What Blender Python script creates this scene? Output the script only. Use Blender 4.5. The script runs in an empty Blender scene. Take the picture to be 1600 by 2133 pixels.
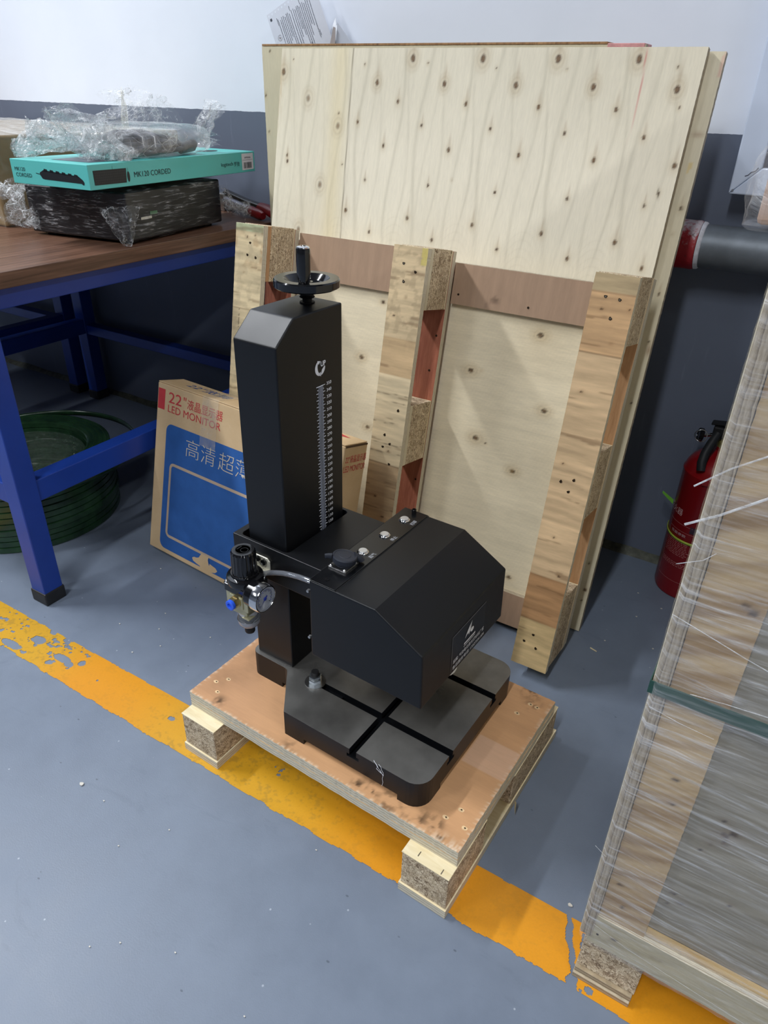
import bpy, bmesh, math, random
import numpy as np
from mathutils import Vector, Matrix

random.seed(7)
scene = bpy.context.scene
COL = scene.collection
R = math.radians

# ------------------------------------------------------------------ camera
cam_d = bpy.data.cameras.new('camera')
cam_d.sensor_fit = 'VERTICAL'
cam_d.sensor_height = 24.0
cam_d.lens = 16.64239
cam_d.clip_start = 0.02
cam = bpy.data.objects.new('camera', cam_d)
COL.objects.link(cam)
CR = ((0.85164172, -0.284443, 0.44022559), (0.52352034, 0.4213405, -0.74053943), (0.02515639, 0.86114132, 0.50774284))
cam.matrix_world = Matrix([list(r) + [t] for r, t in zip(CR, (0, 0, 0.985))] + [[0, 0, 0, 1]])
scene.camera = cam

# ------------------------------------------------------------------ world, exposure
w = bpy.data.worlds.new('World')
scene.world = w
w.use_nodes = True
w.node_tree.nodes['Background'].inputs[0].default_value = (0.8, 0.88, 1, 1)
w.node_tree.nodes['Background'].inputs[1].default_value = 0.05
scene.view_settings.view_transform = 'Standard'
scene.view_settings.look = 'None'
scene.view_settings.gamma = 1
scene.view_settings.use_curve_mapping = False
scene.view_settings.exposure = 0.0
scene.cycles.max_bounces = 10
scene.cycles.transparent_max_bounces = 24
scene.cycles.caustics_reflective = False
scene.cycles.caustics_refractive = False

# lamps: (x, y, length along y, power) of the ceiling strips, built further down as ceiling_light things
CEIL = 3.5
LAMPS = [(-2.9, 0.2, 1.5, 128), (-2.4, -2.6, 1.5, 48), (-0.2, -1.7, 1.5, 70), (2.6, -0.9, 1.5, 44), (2.6, -3.4, 1.5, 20), (-5.2, -1.6, 1.5, 34)]
LAMP_COL = (0.93, 0.96, 1.0)

# ------------------------------------------------------------------ helpers: colour, noise
def lin(c):
    c = c / 255.0
    return c / 12.92 if c <= 0.04045 else ((c + 0.055) / 1.055) ** 2.4

def rgb(r, g, b):
    return (lin(r), lin(g), lin(b), 1.0)

def arr(r, g, b):
    return np.array([lin(r), lin(g), lin(b)])

def _h(ix, iy, iz, seed):
    h = (ix.astype(np.int64) * 374761393 + iy.astype(np.int64) * 668265263 + iz.astype(np.int64) * 2147483647 + seed * 974711) & 0xFFFFFFFF
    h = ((h ^ (h >> 13)) * 1274126177) & 0xFFFFFFFF
    return ((h ^ (h >> 16)) & 0xFFFFFF) / float(0xFFFFFF)

def vn(x, y, seed=0, z=None):
    x = np.asarray(x, float); y = np.asarray(y, float)
    z = np.zeros_like(x) if z is None else np.asarray(z, float)
    xi, yi, zi = np.floor(x), np.floor(y), np.floor(z)
    fx, fy, fz = x - xi, y - yi, z - zi
    fx = fx * fx * (3 - 2 * fx); fy = fy * fy * (3 - 2 * fy); fz = fz * fz * (3 - 2 * fz)
    r = 0
    for dz in (0, 1):
        wz = fz if dz else 1 - fz
        for dx in (0, 1):
            wx = fx if dx else 1 - fx
            for dy in (0, 1):
                wy = fy if dy else 1 - fy
                r = r + wx * wy * wz * _h(xi + dx, yi + dy, zi + dz, seed)
    return r

def fbm(x, y, seed=0, oct=4, z=None):
    r, a, t = 0, 1.0, 0
    for i in range(oct):
        r = r + a * vn(x * 2 ** i, y * 2 ** i, seed + i * 17, None if z is None else z * 2 ** i)
        t += a; a *= 0.5
    return r / t

def sst(a, b, x):
    t = np.clip((x - a) / (b - a), 0, 1)
    return t * t * (3 - 2 * t)

# ------------------------------------------------------------------ helpers: materials
def base_mat(name):
    m = bpy.data.materials.new(name)
    m.use_nodes = True
    nt = m.node_tree
    return m, nt, nt.nodes['Principled BSDF']

def N(nt, typ, **kw):
    n = nt.nodes.new(typ)
    for k, v in kw.items():
        setattr(n, k, v)
    return n

def coords(nt, scale=(1, 1, 1), rot=(0, 0, 0)):
    tc = N(nt, 'ShaderNodeTexCoord')
    mp = N(nt, 'ShaderNodeMapping')
    mp.inputs['Scale'].default_value = scale
    mp.inputs['Rotation'].default_value = rot
    nt.links.new(tc.outputs['Object'], mp.inputs[0])
    return mp.outputs[0]

def noise(nt, vec, scale, detail=4, rough=0.55, dist=0.0):
    n = N(nt, 'ShaderNodeTexNoise')
    n.inputs['Scale'].default_value = scale
    n.inputs['Detail'].default_value = detail
    n.inputs['Roughness'].default_value = rough
    n.inputs['Distortion'].default_value = dist
    nt.links.new(vec, n.inputs['Vector'])
    return n.outputs[0]

def ramp(nt, fac, stops):
    r = N(nt, 'ShaderNodeValToRGB')
    el = r.color_ramp.elements
    while len(el) < len(stops):
        el.new(0.5)
    for e, (p, c) in zip(el, stops):
        e.position = p
        e.color = c if len(c) == 4 else (*c, 1)
    nt.links.new(fac, r.inputs[0])
    return r.outputs[0]

def g(v):
    return (v, v, v, 1)

def bump(nt, h, strength, dist=0.001):
    b = N(nt, 'ShaderNodeBump')
    b.inputs['Strength'].default_value = strength
    b.inputs['Distance'].default_value = dist
    nt.links.new(h, b.inputs['Height'])
    return b.outputs[0]

def mix(nt, fac, a, b, mode='MIX'):
    m = N(nt, 'ShaderNodeMix', data_type='RGBA', blend_type=mode)
    if isinstance(fac, float):
        m.inputs[0].default_value = fac
    else:
        nt.links.new(fac, m.inputs[0])
    for s, v in ((6, a), (7, b)):
        if isinstance(v, tuple):
            m.inputs[s].default_value = v
        else:
            nt.links.new(v, m.inputs[s])
    return m.outputs[2]

def plain(name, col, rough=0.5, metal=0.0, spec=0.5, var=0.12, nscale=40, bmp=0.0, bscale=400, rvar=0.0):
    m, nt, p = base_mat(name)
    v = coords(nt)
    n = noise(nt, v, nscale)
    c0 = tuple(x * (1 - var) for x in col[:3]) + (1,)
    c1 = tuple(min(1, x * (1 + var)) for x in col[:3]) + (1,)
    nt.links.new(ramp(nt, n, [(0.3, c0), (0.7, c1)]), p.inputs['Base Color'])
    p.inputs['Roughness'].default_value = rough
    if rvar:
        nt.links.new(ramp(nt, noise(nt, v, nscale * 0.6), [(0.3, g(max(0, rough - rvar))), (0.7, g(rough + rvar))]), p.inputs['Roughness'])
    p.inputs['Metallic'].default_value = metal
    p.inputs['Specular IOR Level'].default_value = spec
    if bmp:
        nt.links.new(bump(nt, noise(nt, v, bscale, 2), bmp), p.inputs['Normal'])
    return m

def painted(name, rough=0.6, grain_scale=(40, 40, 40), amount=0.10, spec=0.3, bmp=0.15):
    """base colour from the mesh's own 'Col' attribute, with fine grain on top"""
    m, nt, p = base_mat(name)
    a = N(nt, 'ShaderNodeAttribute', attribute_name='Col')
    v = coords(nt, grain_scale)
    n = noise(nt, v, 6, 5, 0.6)
    k = ramp(nt, n, [(0.25, g(1 - amount)), (0.75, g(1.0))])
    nt.links.new(mix(nt, 1.0, a.outputs['Color'], k, 'MULTIPLY'), p.inputs['Base Color'])
    p.inputs['Roughness'].default_value = rough
    p.inputs['Specular IOR Level'].default_value = spec
    if bmp:
        nt.links.new(bump(nt, n, bmp, 0.0006), p.inputs['Normal'])
    return m

def wood(name, c0, c1, scale=(4, 4, 60), rough=0.6, nscale=3.0, spec=0.3):
    m, nt, p = base_mat(name)
    v = coords(nt, scale)
    n = noise(nt, v, nscale, 6, 0.6, 0.6)
    nt.links.new(ramp(nt, n, [(0.3, c0), (0.7, c1)]), p.inputs['Base Color'])
    p.inputs['Roughness'].default_value = rough
    p.inputs['Specular IOR Level'].default_value = spec
    nt.links.new(bump(nt, n, 0.25, 0.0008), p.inputs['Normal'])
    return m

def ply_edge(name, axis, period, c0, c1, c2, rough=0.75):
    """laminations seen on a plywood edge, stacked along the given object axis"""
    m, nt, p = base_mat(name)
    tc = N(nt, 'ShaderNodeTexCoord')
    sp = N(nt, 'ShaderNodeSeparateXYZ')
    nt.links.new(tc.outputs['Object'], sp.inputs[0])
    nz = noise(nt, coords(nt, (60, 60, 60)), 0.5, 3)
    ad = N(nt, 'ShaderNodeMath', operation='MULTIPLY_ADD')
    nt.links.new(nz, ad.inputs[0]); ad.inputs[1].default_value = period * 0.55
    nt.links.new(sp.outputs[axis], ad.inputs[2])
    dv = N(nt, 'ShaderNodeMath', operation='MULTIPLY')
    nt.links.new(ad.outputs[0], dv.inputs[0]); dv.inputs[1].default_value = 1.0 / period
    fr = N(nt, 'ShaderNodeMath', operation='FRACT')
    nt.links.new(dv.outputs[0], fr.inputs[0])
    c = ramp(nt, fr.outputs[0], [(0.0, c0), (0.30, c1), (0.48, c2), (0.55, c0), (0.8, c1), (1.0, c0)])
    sc = [120, 120, 120]; sc[axis] = 900
    f = noise(nt, coords(nt, tuple(sc)), 1.0, 4)
    c = mix(nt, 1.0, c, ramp(nt, f, [(0.3, g(0.76)), (0.6, g(1.0))]), 'MULTIPLY')
    nt.links.new(c, p.inputs['Base Color'])
    p.inputs['Roughness'].default_value = rough
    p.inputs['Specular IOR Level'].default_value = 0.2
    nt.links.new(bump(nt, f, 0.5, 0.001), p.inputs['Normal'])
    return m

def chipboard(name, tint=1.0, stretch=(1, 1, 1), layer_axis=None):
    m, nt, p = base_mat(name)
    v = coords(nt, stretch)
    dn = N(nt, 'ShaderNodeTexNoise'); dn.inputs['Scale'].default_value = 220; dn.inputs['Detail'].default_value = 2
    nt.links.new(v, dn.inputs['Vector'])
    ds = mix(nt, 0.012, v, dn.outputs[1], 'LINEAR_LIGHT')
    vo = N(nt, 'ShaderNodeTexVoronoi'); vo.inputs['Scale'].default_value = 260
    nt.links.new(ds, vo.inputs['Vector'])
    t = tint
    s2 = N(nt, 'ShaderNodeSeparateColor'); nt.links.new(vo.outputs['Color'], s2.inputs[0])
    c = ramp(nt, s2.outputs[0], [(0.0, rgb(108 * t, 90 * t, 72 * t)), (0.25, rgb(164 * t, 145 * t, 119 * t)), (0.6, rgb(190 * t, 172 * t, 144 * t)), (0.85, rgb(214 * t, 200 * t, 174 * t)), (1.0, rgb(140 * t, 118 * t, 94 * t))])
    big = noise(nt, v, 35, 3)
    c = mix(nt, 1.0, c, ramp(nt, big, [(0.3, g(0.82)), (0.65, g(1.0))]), 'MULTIPLY')
    if layer_axis is not None:
        sp = N(nt, 'ShaderNodeSeparateXYZ')
        tc = N(nt, 'ShaderNodeTexCoord'); nt.links.new(tc.outputs['Object'], sp.inputs[0])
        mu = N(nt, 'ShaderNodeMath', operation='MULTIPLY'); mu.inputs[1].default_value = 1 / 0.0165
        nt.links.new(sp.outputs[layer_axis], mu.inputs[0])
        fr = N(nt, 'ShaderNodeMath', operation='FRACT'); nt.links.new(mu.outputs[0], fr.inputs[0])
        c = mix(nt, 1.0, c, ramp(nt, fr.outputs[0], [(0.0, g(0.5)), (0.07, g(1.0)), (0.5, g(0.9)), (0.95, g(1.0)), (1.0, g(0.5))]), 'MULTIPLY')
    nt.links.new(c, p.inputs['Base Color'])
    p.inputs['Roughness'].default_value = 0.85
    p.inputs['Specular IOR Level'].default_value = 0.15
    nt.links.new(bump(nt, s2.outputs[0], 0.35, 0.0012), p.inputs['Normal'])
    return m

def film_mat(name, lo=0.06, hi=0.45, scale=(1, 1, 1), nscale=30, bmp=0.6, rough=0.12, rot=(0, 0, 0), p0=0.45, p1=0.75, bdist=0.004, tint=(0.92, 0.94, 0.96, 1), crease=0.0, cscale=None, cw=0.05):
    """clear film: mostly see-through, cloudier in patches, with crease sparkle painted into the alpha as thin lines"""
    m, nt, p = base_mat(name)
    v = coords(nt, scale, rot)
    n = noise(nt, v, nscale, 5, 0.6, 0.3)
    p.inputs['Base Color'].default_value = tint
    p.inputs['Roughness'].default_value = rough
    p.inputs['Specular IOR Level'].default_value = 0.9
    a = ramp(nt, n, [(p0, g(lo)), (p1, g(hi))])
    n2 = noise(nt, v, nscale * 1.7, 4, 0.6, 0.8)
    h = n2
    if crease:
        wn = N(nt, 'ShaderNodeTexNoise'); wn.inputs['Scale'].default_value = nscale * .8; wn.inputs['Detail'].default_value = 3
        nt.links.new(v, wn.inputs['Vector'])
        dv = mix(nt, 0.5 / nscale, v, wn.outputs[1], 'LINEAR_LIGHT')
        for k, f in enumerate((1.0, 2.3)):
            vo = N(nt, 'ShaderNodeTexVoronoi', feature='DISTANCE_TO_EDGE')
            vo.inputs['Scale'].default_value = (cscale or nscale) * f
            nt.links.new(dv, vo.inputs['Vector'])
            msk = noise(nt, v, (cscale or nscale) * .45 * f + 3, 2)
            ln = ramp(nt, vo.outputs['Distance'], [(cw * .25, g(1)), (cw, g(0))])
            ln = mix(nt, 1.0, ln, ramp(nt, msk, [(.50, g(0)), (.66, g(crease))]), 'MULTIPLY')
            a = mix(nt, 1.0, a, ln, 'SCREEN')
            h = mix(nt, 0.5, h, vo.outputs['Distance'])
    nt.links.new(a, p.inputs['Alpha'])
    nt.links.new(bump(nt, h, bmp, bdist), p.inputs['Normal'])
    return m

# ------------------------------------------------------------------ helpers: geometry
class MB:
    """collects shapes into one mesh; off shifts everything into the parent's local frame"""
    def __init__(s, off=(0, 0, 0), M=None):
        s.v = []; s.f = []; s.mi = []; s.off = Vector(off); s.M = M
    def add(s, vs, fs, mi=0):
        b = len(s.v)
        for p in vs:
            p = Vector(p)
            if s.M is not None:
                p = s.M @ p
            s.v.append(tuple(p + s.off))
        for i, q in enumerate(fs):
            s.f.append([b + j for j in q])
            s.mi.append(mi[i] if isinstance(mi, (list, tuple)) else mi)
    def box(s, x0, x1, y0, y1, z0, z1, mi=0):
        vs = [(x0, y0, z0), (x1, y0, z0), (x1, y1, z0), (x0, y1, z0), (x0, y0, z1), (x1, y0, z1), (x1, y1, z1), (x0, y1, z1)]
        # order of faces: bottom, top, -y, +x, +y, -x
        s.add(vs, [(3, 2, 1, 0), (4, 5, 6, 7), (0, 1, 5, 4), (1, 2, 6, 5), (2, 3, 7, 6), (3, 0, 4, 7)], mi)
        return s
    def hexa(s, c, mi=0):
        s.add(c, [(3, 2, 1, 0), (4, 5, 6, 7), (0, 1, 5, 4), (1, 2, 6, 5), (2, 3, 7, 6), (3, 0, 4, 7)], mi)
        return s
    def prism(s, poly, a, b, ax='z', mi=0):
        """poly of 2D points, extruded from a to b along ax ('z': (x,y), 'x': (y,z), 'y': (x,z))"""
        def mp(p, t):
            return {'z': (p[0], p[1], t), 'x': (t, p[0], p[1]), 'y': (p[0], t, p[1])}[ax]
        n = len(poly)
        vs = [mp(p, a) for p in poly] + [mp(p, b) for p in poly]
        fs = [tuple(range(n))[::-1], tuple(range(n, 2 * n))] + [(i, (i + 1) % n, n + (i + 1) % n, n + i) for i in range(n)]
        if ax == 'y':
            fs = [f[::-1] for f in fs]
        s.add(vs, fs, mi)
        return s
    def lathe(s, prof, c=(0, 0, 0), d=(0, 0, 1), seg=32, mi=0, cap=True):
        """profile of (radius, height) turned about the axis d through c"""
        q = Vector(d).to_track_quat('Z', 'Y').to_matrix()
        c = Vector(c); n = len(prof)
        vs = []
        for k in range(seg):
            a = 2 * math.pi * k / seg
            for r, h in prof:
                vs.append(c + q @ Vector((r * math.cos(a), r * math.sin(a), h)))
        fs = []
        for k in range(seg):
            k2 = (k + 1) % seg
            for j in range(n - 1):
                fs.append((k * n + j, k2 * n + j, k2 * n + j + 1, k * n + j + 1))
        if cap and prof[0][0] > 1e-6:
            fs.append(tuple(k * n for k in range(seg))[::-1])
        if cap and prof[-1][0] > 1e-6:
            fs.append(tuple(k * n + n - 1 for k in range(seg)))
        s.add(vs, fs, mi)
        return s
    def cyl(s, p0, p1, r, r1=None, seg=24, mi=0):
        p0, p1 = Vector(p0), Vector(p1)
        L = (p1 - p0).length
        return s.lathe([(r, 0), (r if r1 is None else r1, L)], p0, p1 - p0, seg, mi)
    def tube(s, pts, r, seg=10, closed=False, mi=0, flat=1.0):
        pts = [Vector(p) for p in pts]; n = len(pts)
        rings = []
        up = Vector((0, 0, 1))
        for i, p in enumerate(pts):
            a = pts[i - 1] if (i or closed) else p
            b = pts[(i + 1) % n] if (i < n - 1 or closed) else p
            t = (b - a)
            t = t.normalized() if t.length > 1e-9 else Vector((1, 0, 0))
            u = up - t * up.dot(t)
            if u.length < 1e-3:
                u = Vector((0, 1, 0)) - t * t.y
            u.normalize(); w_ = t.cross(u)
            rr = r[i] if isinstance(r, (list, tuple)) else r
            rings.append([p + (u * math.cos(2 * math.pi * k / seg) + w_ * flat * math.sin(2 * math.pi * k / seg)) * rr for k in range(seg)])
        vs = [v for ring in rings for v in ring]
        fs = []
        m = n if closed else n - 1
        for i in range(m):
            j = (i + 1) % n
            for k in range(seg):
                k2 = (k + 1) % seg
                fs.append((i * seg + k, i * seg + k2, j * seg + k2, j * seg + k))
        if not closed:
            fs.append(tuple(range(seg))[::-1]); fs.append(tuple((n - 1) * seg + k for k in range(seg)))
        s.add(vs, fs, mi)
        return s
    def build(s, name, mats, parent=None, bevel=0.0, smooth=None, seg=2):
        me = bpy.data.meshes.new(name)
        me.from_pydata(s.v, [], s.f)
        mats = mats if isinstance(mats, (list, tuple)) else [mats]
        for m in mats:
            me.materials.append(m)
        me.polygons.foreach_set('material_index', s.mi)
        if smooth is not None:
            me.polygons.foreach_set('use_smooth', [True] * len(s.f))
            me.set_sharp_from_angle(angle=R(smooth))
        me.update()
        o = bpy.data.objects.new(name, me)
        COL.objects.link(o)
        if parent is not None:
            o.parent = parent
        if bevel:
            b = o.modifiers.new('bevel', 'BEVEL')
            b.width = bevel; b.segments = seg; b.limit_method = 'ANGLE'; b.angle_limit = R(40)
        return o

def thing(name, label, cat, loc=(0, 0, 0), rot=(0, 0, 0), group=None):
    o = bpy.data.objects.new(name, None)
    COL.objects.link(o)
    o.location = loc; o.rotation_euler = rot
    o.empty_display_size = 0.05
    tag(o, label, cat, group)
    return o

def tag(o, label=None, cat=None, group=None):
    if label: o['label'] = label
    if cat: o['category'] = cat
    if group: o['group'] = group
    return o

def struct(o):
    o['kind'] = 'structure'
    return o

def boolean(o, cutter_mb):
    """subtract the shapes in cutter_mb from o, applied at once"""
    c = cutter_mb.build('cutter_temporary', [])
    m = o.modifiers.new('cut', 'BOOLEAN')
    m.operation = 'DIFFERENCE'; m.solver = 'EXACT'; m.object = c; m.use_self = True
    par = o.parent; o.parent = None
    dg = bpy.context.evaluated_depsgraph_get()
    dg.update()
    me = bpy.data.meshes.new_from_object(o.evaluated_get(dg))
    o.modifiers.clear(); old = o.data; o.data = me; bpy.data.meshes.remove(old)
    o.parent = par
    cm = c.data; bpy.data.objects.remove(c); bpy.data.meshes.remove(cm)
    return o

def grid_obj(name, P, mats, parent=None, col=None, mi=None, keep=None, smooth=True, cols=None):
    """P: (nu, nv, 3) array of points"""
    nu, nv = P.shape[:2]
    idx = np.arange(nu * nv).reshape(nu, nv)
    F = np.stack([idx[:-1, :-1], idx[1:, :-1], idx[1:, 1:], idx[:-1, 1:]], -1).reshape(-1, 4)
    if keep is not None:
        F = F[keep.reshape(-1)]
    me = bpy.data.meshes.new(name)
    me.from_pydata(P.reshape(-1, 3).tolist(), [], F.tolist())
    for m in (mats if isinstance(mats, (list, tuple)) else [mats]):
        me.materials.append(m)
    if smooth:
        me.polygons.foreach_set('use_smooth', [True] * len(F))
    if col is not None:
        a = me.color_attributes.new('Col', 'FLOAT_COLOR', 'POINT')
        c = np.concatenate([col.reshape(-1, 3), np.ones((nu * nv, 1))], 1).astype(np.float32)
        a.data.foreach_set('color', c.reshape(-1))
    me.update()
    o = bpy.data.objects.new(name, me)
    COL.objects.link(o)
    if parent is not None:
        o.parent = parent
    return o

def board(name, A, B, T, plane, colfn, mats, parent=None, res=0.004, jag=0.0, seed=0, off=(0, 0, 0)):
    """a plank or sheet whose show face carries colours computed point by point.
    A=(a0,a1), B=(b0,b1) extents on the face; T=(front, back) along the depth axis.
    plane 'xz': face looks to -y ; 'xy': face looks to +z.  mats=(face, edge)"""
    na = max(2, int(round((A[1] - A[0]) / res)) + 1); nb = max(2, int(round((B[1] - B[0]) / res)) + 1)
    a = np.linspace(A[0], A[1], na); b = np.linspace(B[0], B[1], nb)
    X, Y = np.meshgrid(a, b, indexing='ij')
    c = np.clip(colfn(X, Y), 0, 1)
    Xj, Yj = X.copy(), Y.copy()
    if jag:
        Xj[0, :] += jag * (vn(b * 300, b * 0, seed) - .3); Xj[-1, :] -= jag * (vn(b * 300, b * 0, seed + 1) - .3)
        Yj[:, 0] += jag * (vn(a * 300, a * 0, seed + 2) - .3); Yj[:, -1] -= jag * (vn(a * 300, a * 0, seed + 3) - .3)
    def mp(X, Y, t):
        Tt = np.full_like(X, t)
        return np.stack([X, Tt, Y] if plane == 'xz' else [X, Y, Tt], -1)
    n = na * nb
    idx = np.arange(n).reshape(na, nb)
    Q = np.stack([idx[:-1, :-1], idx[1:, :-1], idx[1:, 1:], idx[:-1, 1:]], -1).reshape(-1, 4)
    ring = np.concatenate([idx[:-1, 0], idx[-1, :-1], idx[:0:-1, -1], idx[0, :0:-1]])
    V = mp(Xj, Yj, T[0]).reshape(-1, 3)
    k = len(ring)
    V2 = V[ring]                      # the rim once more, so the edge has corners of its own
    V3 = V2.copy(); V3[:, 1 if plane == 'xz' else 2] = T[1]
    Vall = np.concatenate([V, V2, V3]) + np.array(off)
    faces = Q.tolist()
    nf = len(faces)
    for i in range(k):
        j = (i + 1) % k
        faces.append([n + i, n + k + i, n + k + j, n + j])
    faces.append(list(range(n + k, n + 2 * k))[::-1])
    if plane == 'xz':
        pass
    me = bpy.data.meshes.new(name)
    me.from_pydata(Vall.tolist(), [], faces)
    for m in mats:
        me.materials.append(m)
    me.polygons.foreach_set('material_index', [0] * nf + [1] * (len(faces) - nf))
    at = me.color_attributes.new('Col', 'FLOAT_COLOR', 'POINT')
    cc = np.ones((n + 2 * k, 4), np.float32); cc[:n, :3] = c.reshape(-1, 3); cc[n:n + k, :3] = c.reshape(-1, 3)[ring]; cc[n + k:, :3] = c.reshape(-1, 3)[ring]
    at.data.foreach_set('color', cc.reshape(-1))
    me.update()
    o = bpy.data.objects.new(name, me)
    COL.objects.link(o)
    if parent is not None:
        o.parent = parent
    return o

def text_fit(s, o, xv, yv, mat, parent, name='printed_text', bold=0.0, lift=0.0003):
    """flat lettering whose bounding box fills the parallelogram o, xv, yv"""
    cu = bpy.data.curves.new('lettering', 'FONT')
    cu.body = s; cu.size = 1; cu.resolution_u = 3; cu.offset = bold
    to = bpy.data.objects.new('lettering', cu)
    COL.objects.link(to)
    dg = bpy.context.evaluated_depsgraph_get()
    me = bpy.data.meshes.new_from_object(to.evaluated_get(dg))
    bpy.data.objects.remove(to); bpy.data.curves.remove(cu)
    n = len(me.vertices)
    co = np.zeros(n * 3); me.vertices.foreach_get('co', co); co = co.reshape(-1, 3)
    mn, mx = co.min(0), co.max(0)
    q = (co - mn) / np.maximum(mx - mn, 1e-6)
    xv, yv, o = np.array(xv, float), np.array(yv, float), np.array(o, float)
    nr = np.cross(xv, yv); nr /= np.linalg.norm(nr)
    me.vertices.foreach_set('co', (o + nr * lift + q[:, :1] * xv + q[:, 1:2] * yv).reshape(-1))
    me.materials.clear(); me.materials.append(mat)
    me.name = name
    me.update()
    ob = bpy.data.objects.new(name, me)
    COL.objects.link(ob)
    if parent is not None:
        ob.parent = parent
    return ob

def flat_poly(mb, pts2, o, xv, yv, lift=0.0003, mi=0):
    xv, yv, o = Vector(xv), Vector(yv), Vector(o)
    nr = xv.cross(yv).normalized() * lift
    mb.add([o + nr + xv * a + yv * b for a, b in pts2], [tuple(range(len(pts2)))], mi)
    return mb

def rrect(x0, x1, y0, y1, r, n=6):
    p = []
    for cx, cy, a0 in ((x1 - r, y0 + r, -90), (x1 - r, y1 - r, 0), (x0 + r, y1 - r, 90), (x0 + r, y0 + r, 180)):
        for i in range(n + 1):
            a = R(a0 + 90 * i / n)
            p.append((cx + r * math.cos(a), cy + r * math.sin(a)))
    return p

def copy_tree(o, parent=None):
    c = o.copy(); COL.objects.link(c)
    c.parent = parent
    for ch in list(o.children):
        copy_tree(ch, c)
    return c

# ------------------------------------------------------------------ materials in common use
M = {}
M['black_paint'] = plain('black_paint', (0.0036, 0.0042, 0.0056, 1), 0.40, spec=0.36, var=0.1, nscale=8, bmp=0.05, bscale=900, rvar=0.05)
M['black_gloss'] = plain('black_gloss', (0.006, 0.006, 0.007, 1), 0.12, spec=0.6, var=0.1)
M['black_matt'] = plain('black_matt', (0.012, 0.012, 0.013, 1), 0.6, spec=0.3)
M['black_rubber'] = plain('black_rubber', (0.016, 0.017, 0.019, 1), 0.55, spec=0.3)
M['blue_rubber'] = plain('blue_black_rubber', rgb(44, 48, 58), 0.5, spec=0.4)
M['chrome'] = plain('chrome', (0.75, 0.75, 0.76, 1), 0.12, 1.0, var=0.05)
M['steel'] = plain('steel', (0.5, 0.5, 0.5, 1), 0.3, 1.0, var=0.15, nscale=150)
M['white_print'] = plain('white_print', rgb(225, 228, 235), 0.6, var=0.03)
M['white_ink_dim'] = plain('white_ink_dim', rgb(150, 152, 156), 0.6, var=0.05)
M['hole'] = plain('dark_nail_hole', rgb(46, 36, 26), 0.8, var=0.3, nscale=500, spec=0.1)
M['nail'] = plain('nail_steel', rgb(120, 112, 100), 0.45, 0.8, var=0.2)
EDGE0, EDGE1, EDGE2 = rgb(234, 228, 210), rgb(212, 200, 174), rgb(160, 142, 112)
M['edge_z'] = ply_edge('plywood_edge_z', 2, 0.0052, EDGE0, EDGE1, EDGE2)
M['edge_y'] = ply_edge('plywood_edge_y', 1, 0.0052, EDGE0, EDGE1, EDGE2)
M['edge_x'] = ply_edge('plywood_edge_x', 0, 0.0052, EDGE0, EDGE1, EDGE2)
M['edge_grey'] = ply_edge('plywood_edge_grey', 1, 0.0052, rgb(206, 196, 176), rgb(176, 160, 134), rgb(126, 110, 86))
M['face'] = painted('plywood_face', 0.55, (60, 60, 8), 0.10)
M['face_h'] = painted('plywood_face_cross', 0.6, (8, 60, 60), 0.14)
M['face_deck'] = painted('plywood_deck_face', 0.5, (6, 60, 60), 0.08)
M['chip'] = chipboard('chipboard', 1.14)
M['chip_y'] = chipboard('chipboard_layered', 1.16, layer_axis=1)
M['cream_wood'] = wood('cream_wood', rgb(222, 204, 160), rgb(240, 228, 196), (6, 40, 6))
M['pale_wood'] = wood('pale_wood', rgb(206, 194, 164), rgb(226, 216, 190), (40, 6, 6))
M['red_ply'] = wood('red_brown_veneer', rgb(136, 78, 58), rgb(168, 104, 80), (60, 60, 6))
M['brown_ply'] = wood('brown_veneer', rgb(146, 108, 88), rgb(180, 140, 116), (6, 6, 60))
M['orange_ply'] = wood('orange_veneer', rgb(176, 132, 92), rgb(204, 162, 120), (60, 60, 6))

# ------------------------------------------------------------------ setting: floor, walls, ceiling
WY = 1.616
def floor_material():
    m, nt, p = base_mat('blue_grey_epoxy')
    v = coords(nt)
    n1 = noise(nt, v, 1.3, 5, 0.6)
    n2 = noise(nt, v, 14, 5, 0.65)
    c = ramp(nt, n1, [(0.3, rgb(111, 122, 139)), (0.7, rgb(125, 136, 152))])
    c = mix(nt, 1.0, c, ramp(nt, n2, [(0.3, g(0.90)), (0.65, g(1.0))]), 'MULTIPLY')
    # grey scuffs
    sc = noise(nt, coords(nt, (3, 9, 1), (0, 0, 0.6)), 2.2, 6, 0.7, 1.2)
    c = mix(nt, ramp(nt, sc, [(0.60, g(0)), (0.78, g(0.35))]), c, rgb(88, 98, 112))
    # pin specks, pale and dark
    vo = N(nt, 'ShaderNodeTexVoronoi'); vo.inputs['Scale'].default_value = 26
    nt.links.new(v, vo.inputs['Vector'])
    c = mix(nt, ramp(nt, vo.outputs['Distance'], [(0.030, g(0.75)), (0.045, g(0))]), c, rgb(176, 184, 196))
    vo2 = N(nt, 'ShaderNodeTexVoronoi'); vo2.inputs['Scale'].default_value = 17
    nt.links.new(coords(nt, (1, 1.7, 1), (0, 0, 0.4)), vo2.inputs['Vector'])
    c = mix(nt, ramp(nt, vo2.outputs['Distance'], [(0.030, g(0.6)), (0.05, g(0))]), c, rgb(66, 74, 86))
    nt.links.new(c, p.inputs['Base Color'])
    nt.links.new(ramp(nt, n2, [(0.3, g(0.40)), (0.7, g(0.52))]), p.inputs['Roughness'])
    p.inputs['Specular IOR Level'].default_value = 0.5
    nt.links.new(bump(nt, noise(nt, v, 480, 2), 0.16, 0.0010), p.inputs['Normal'])
    return m

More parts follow.
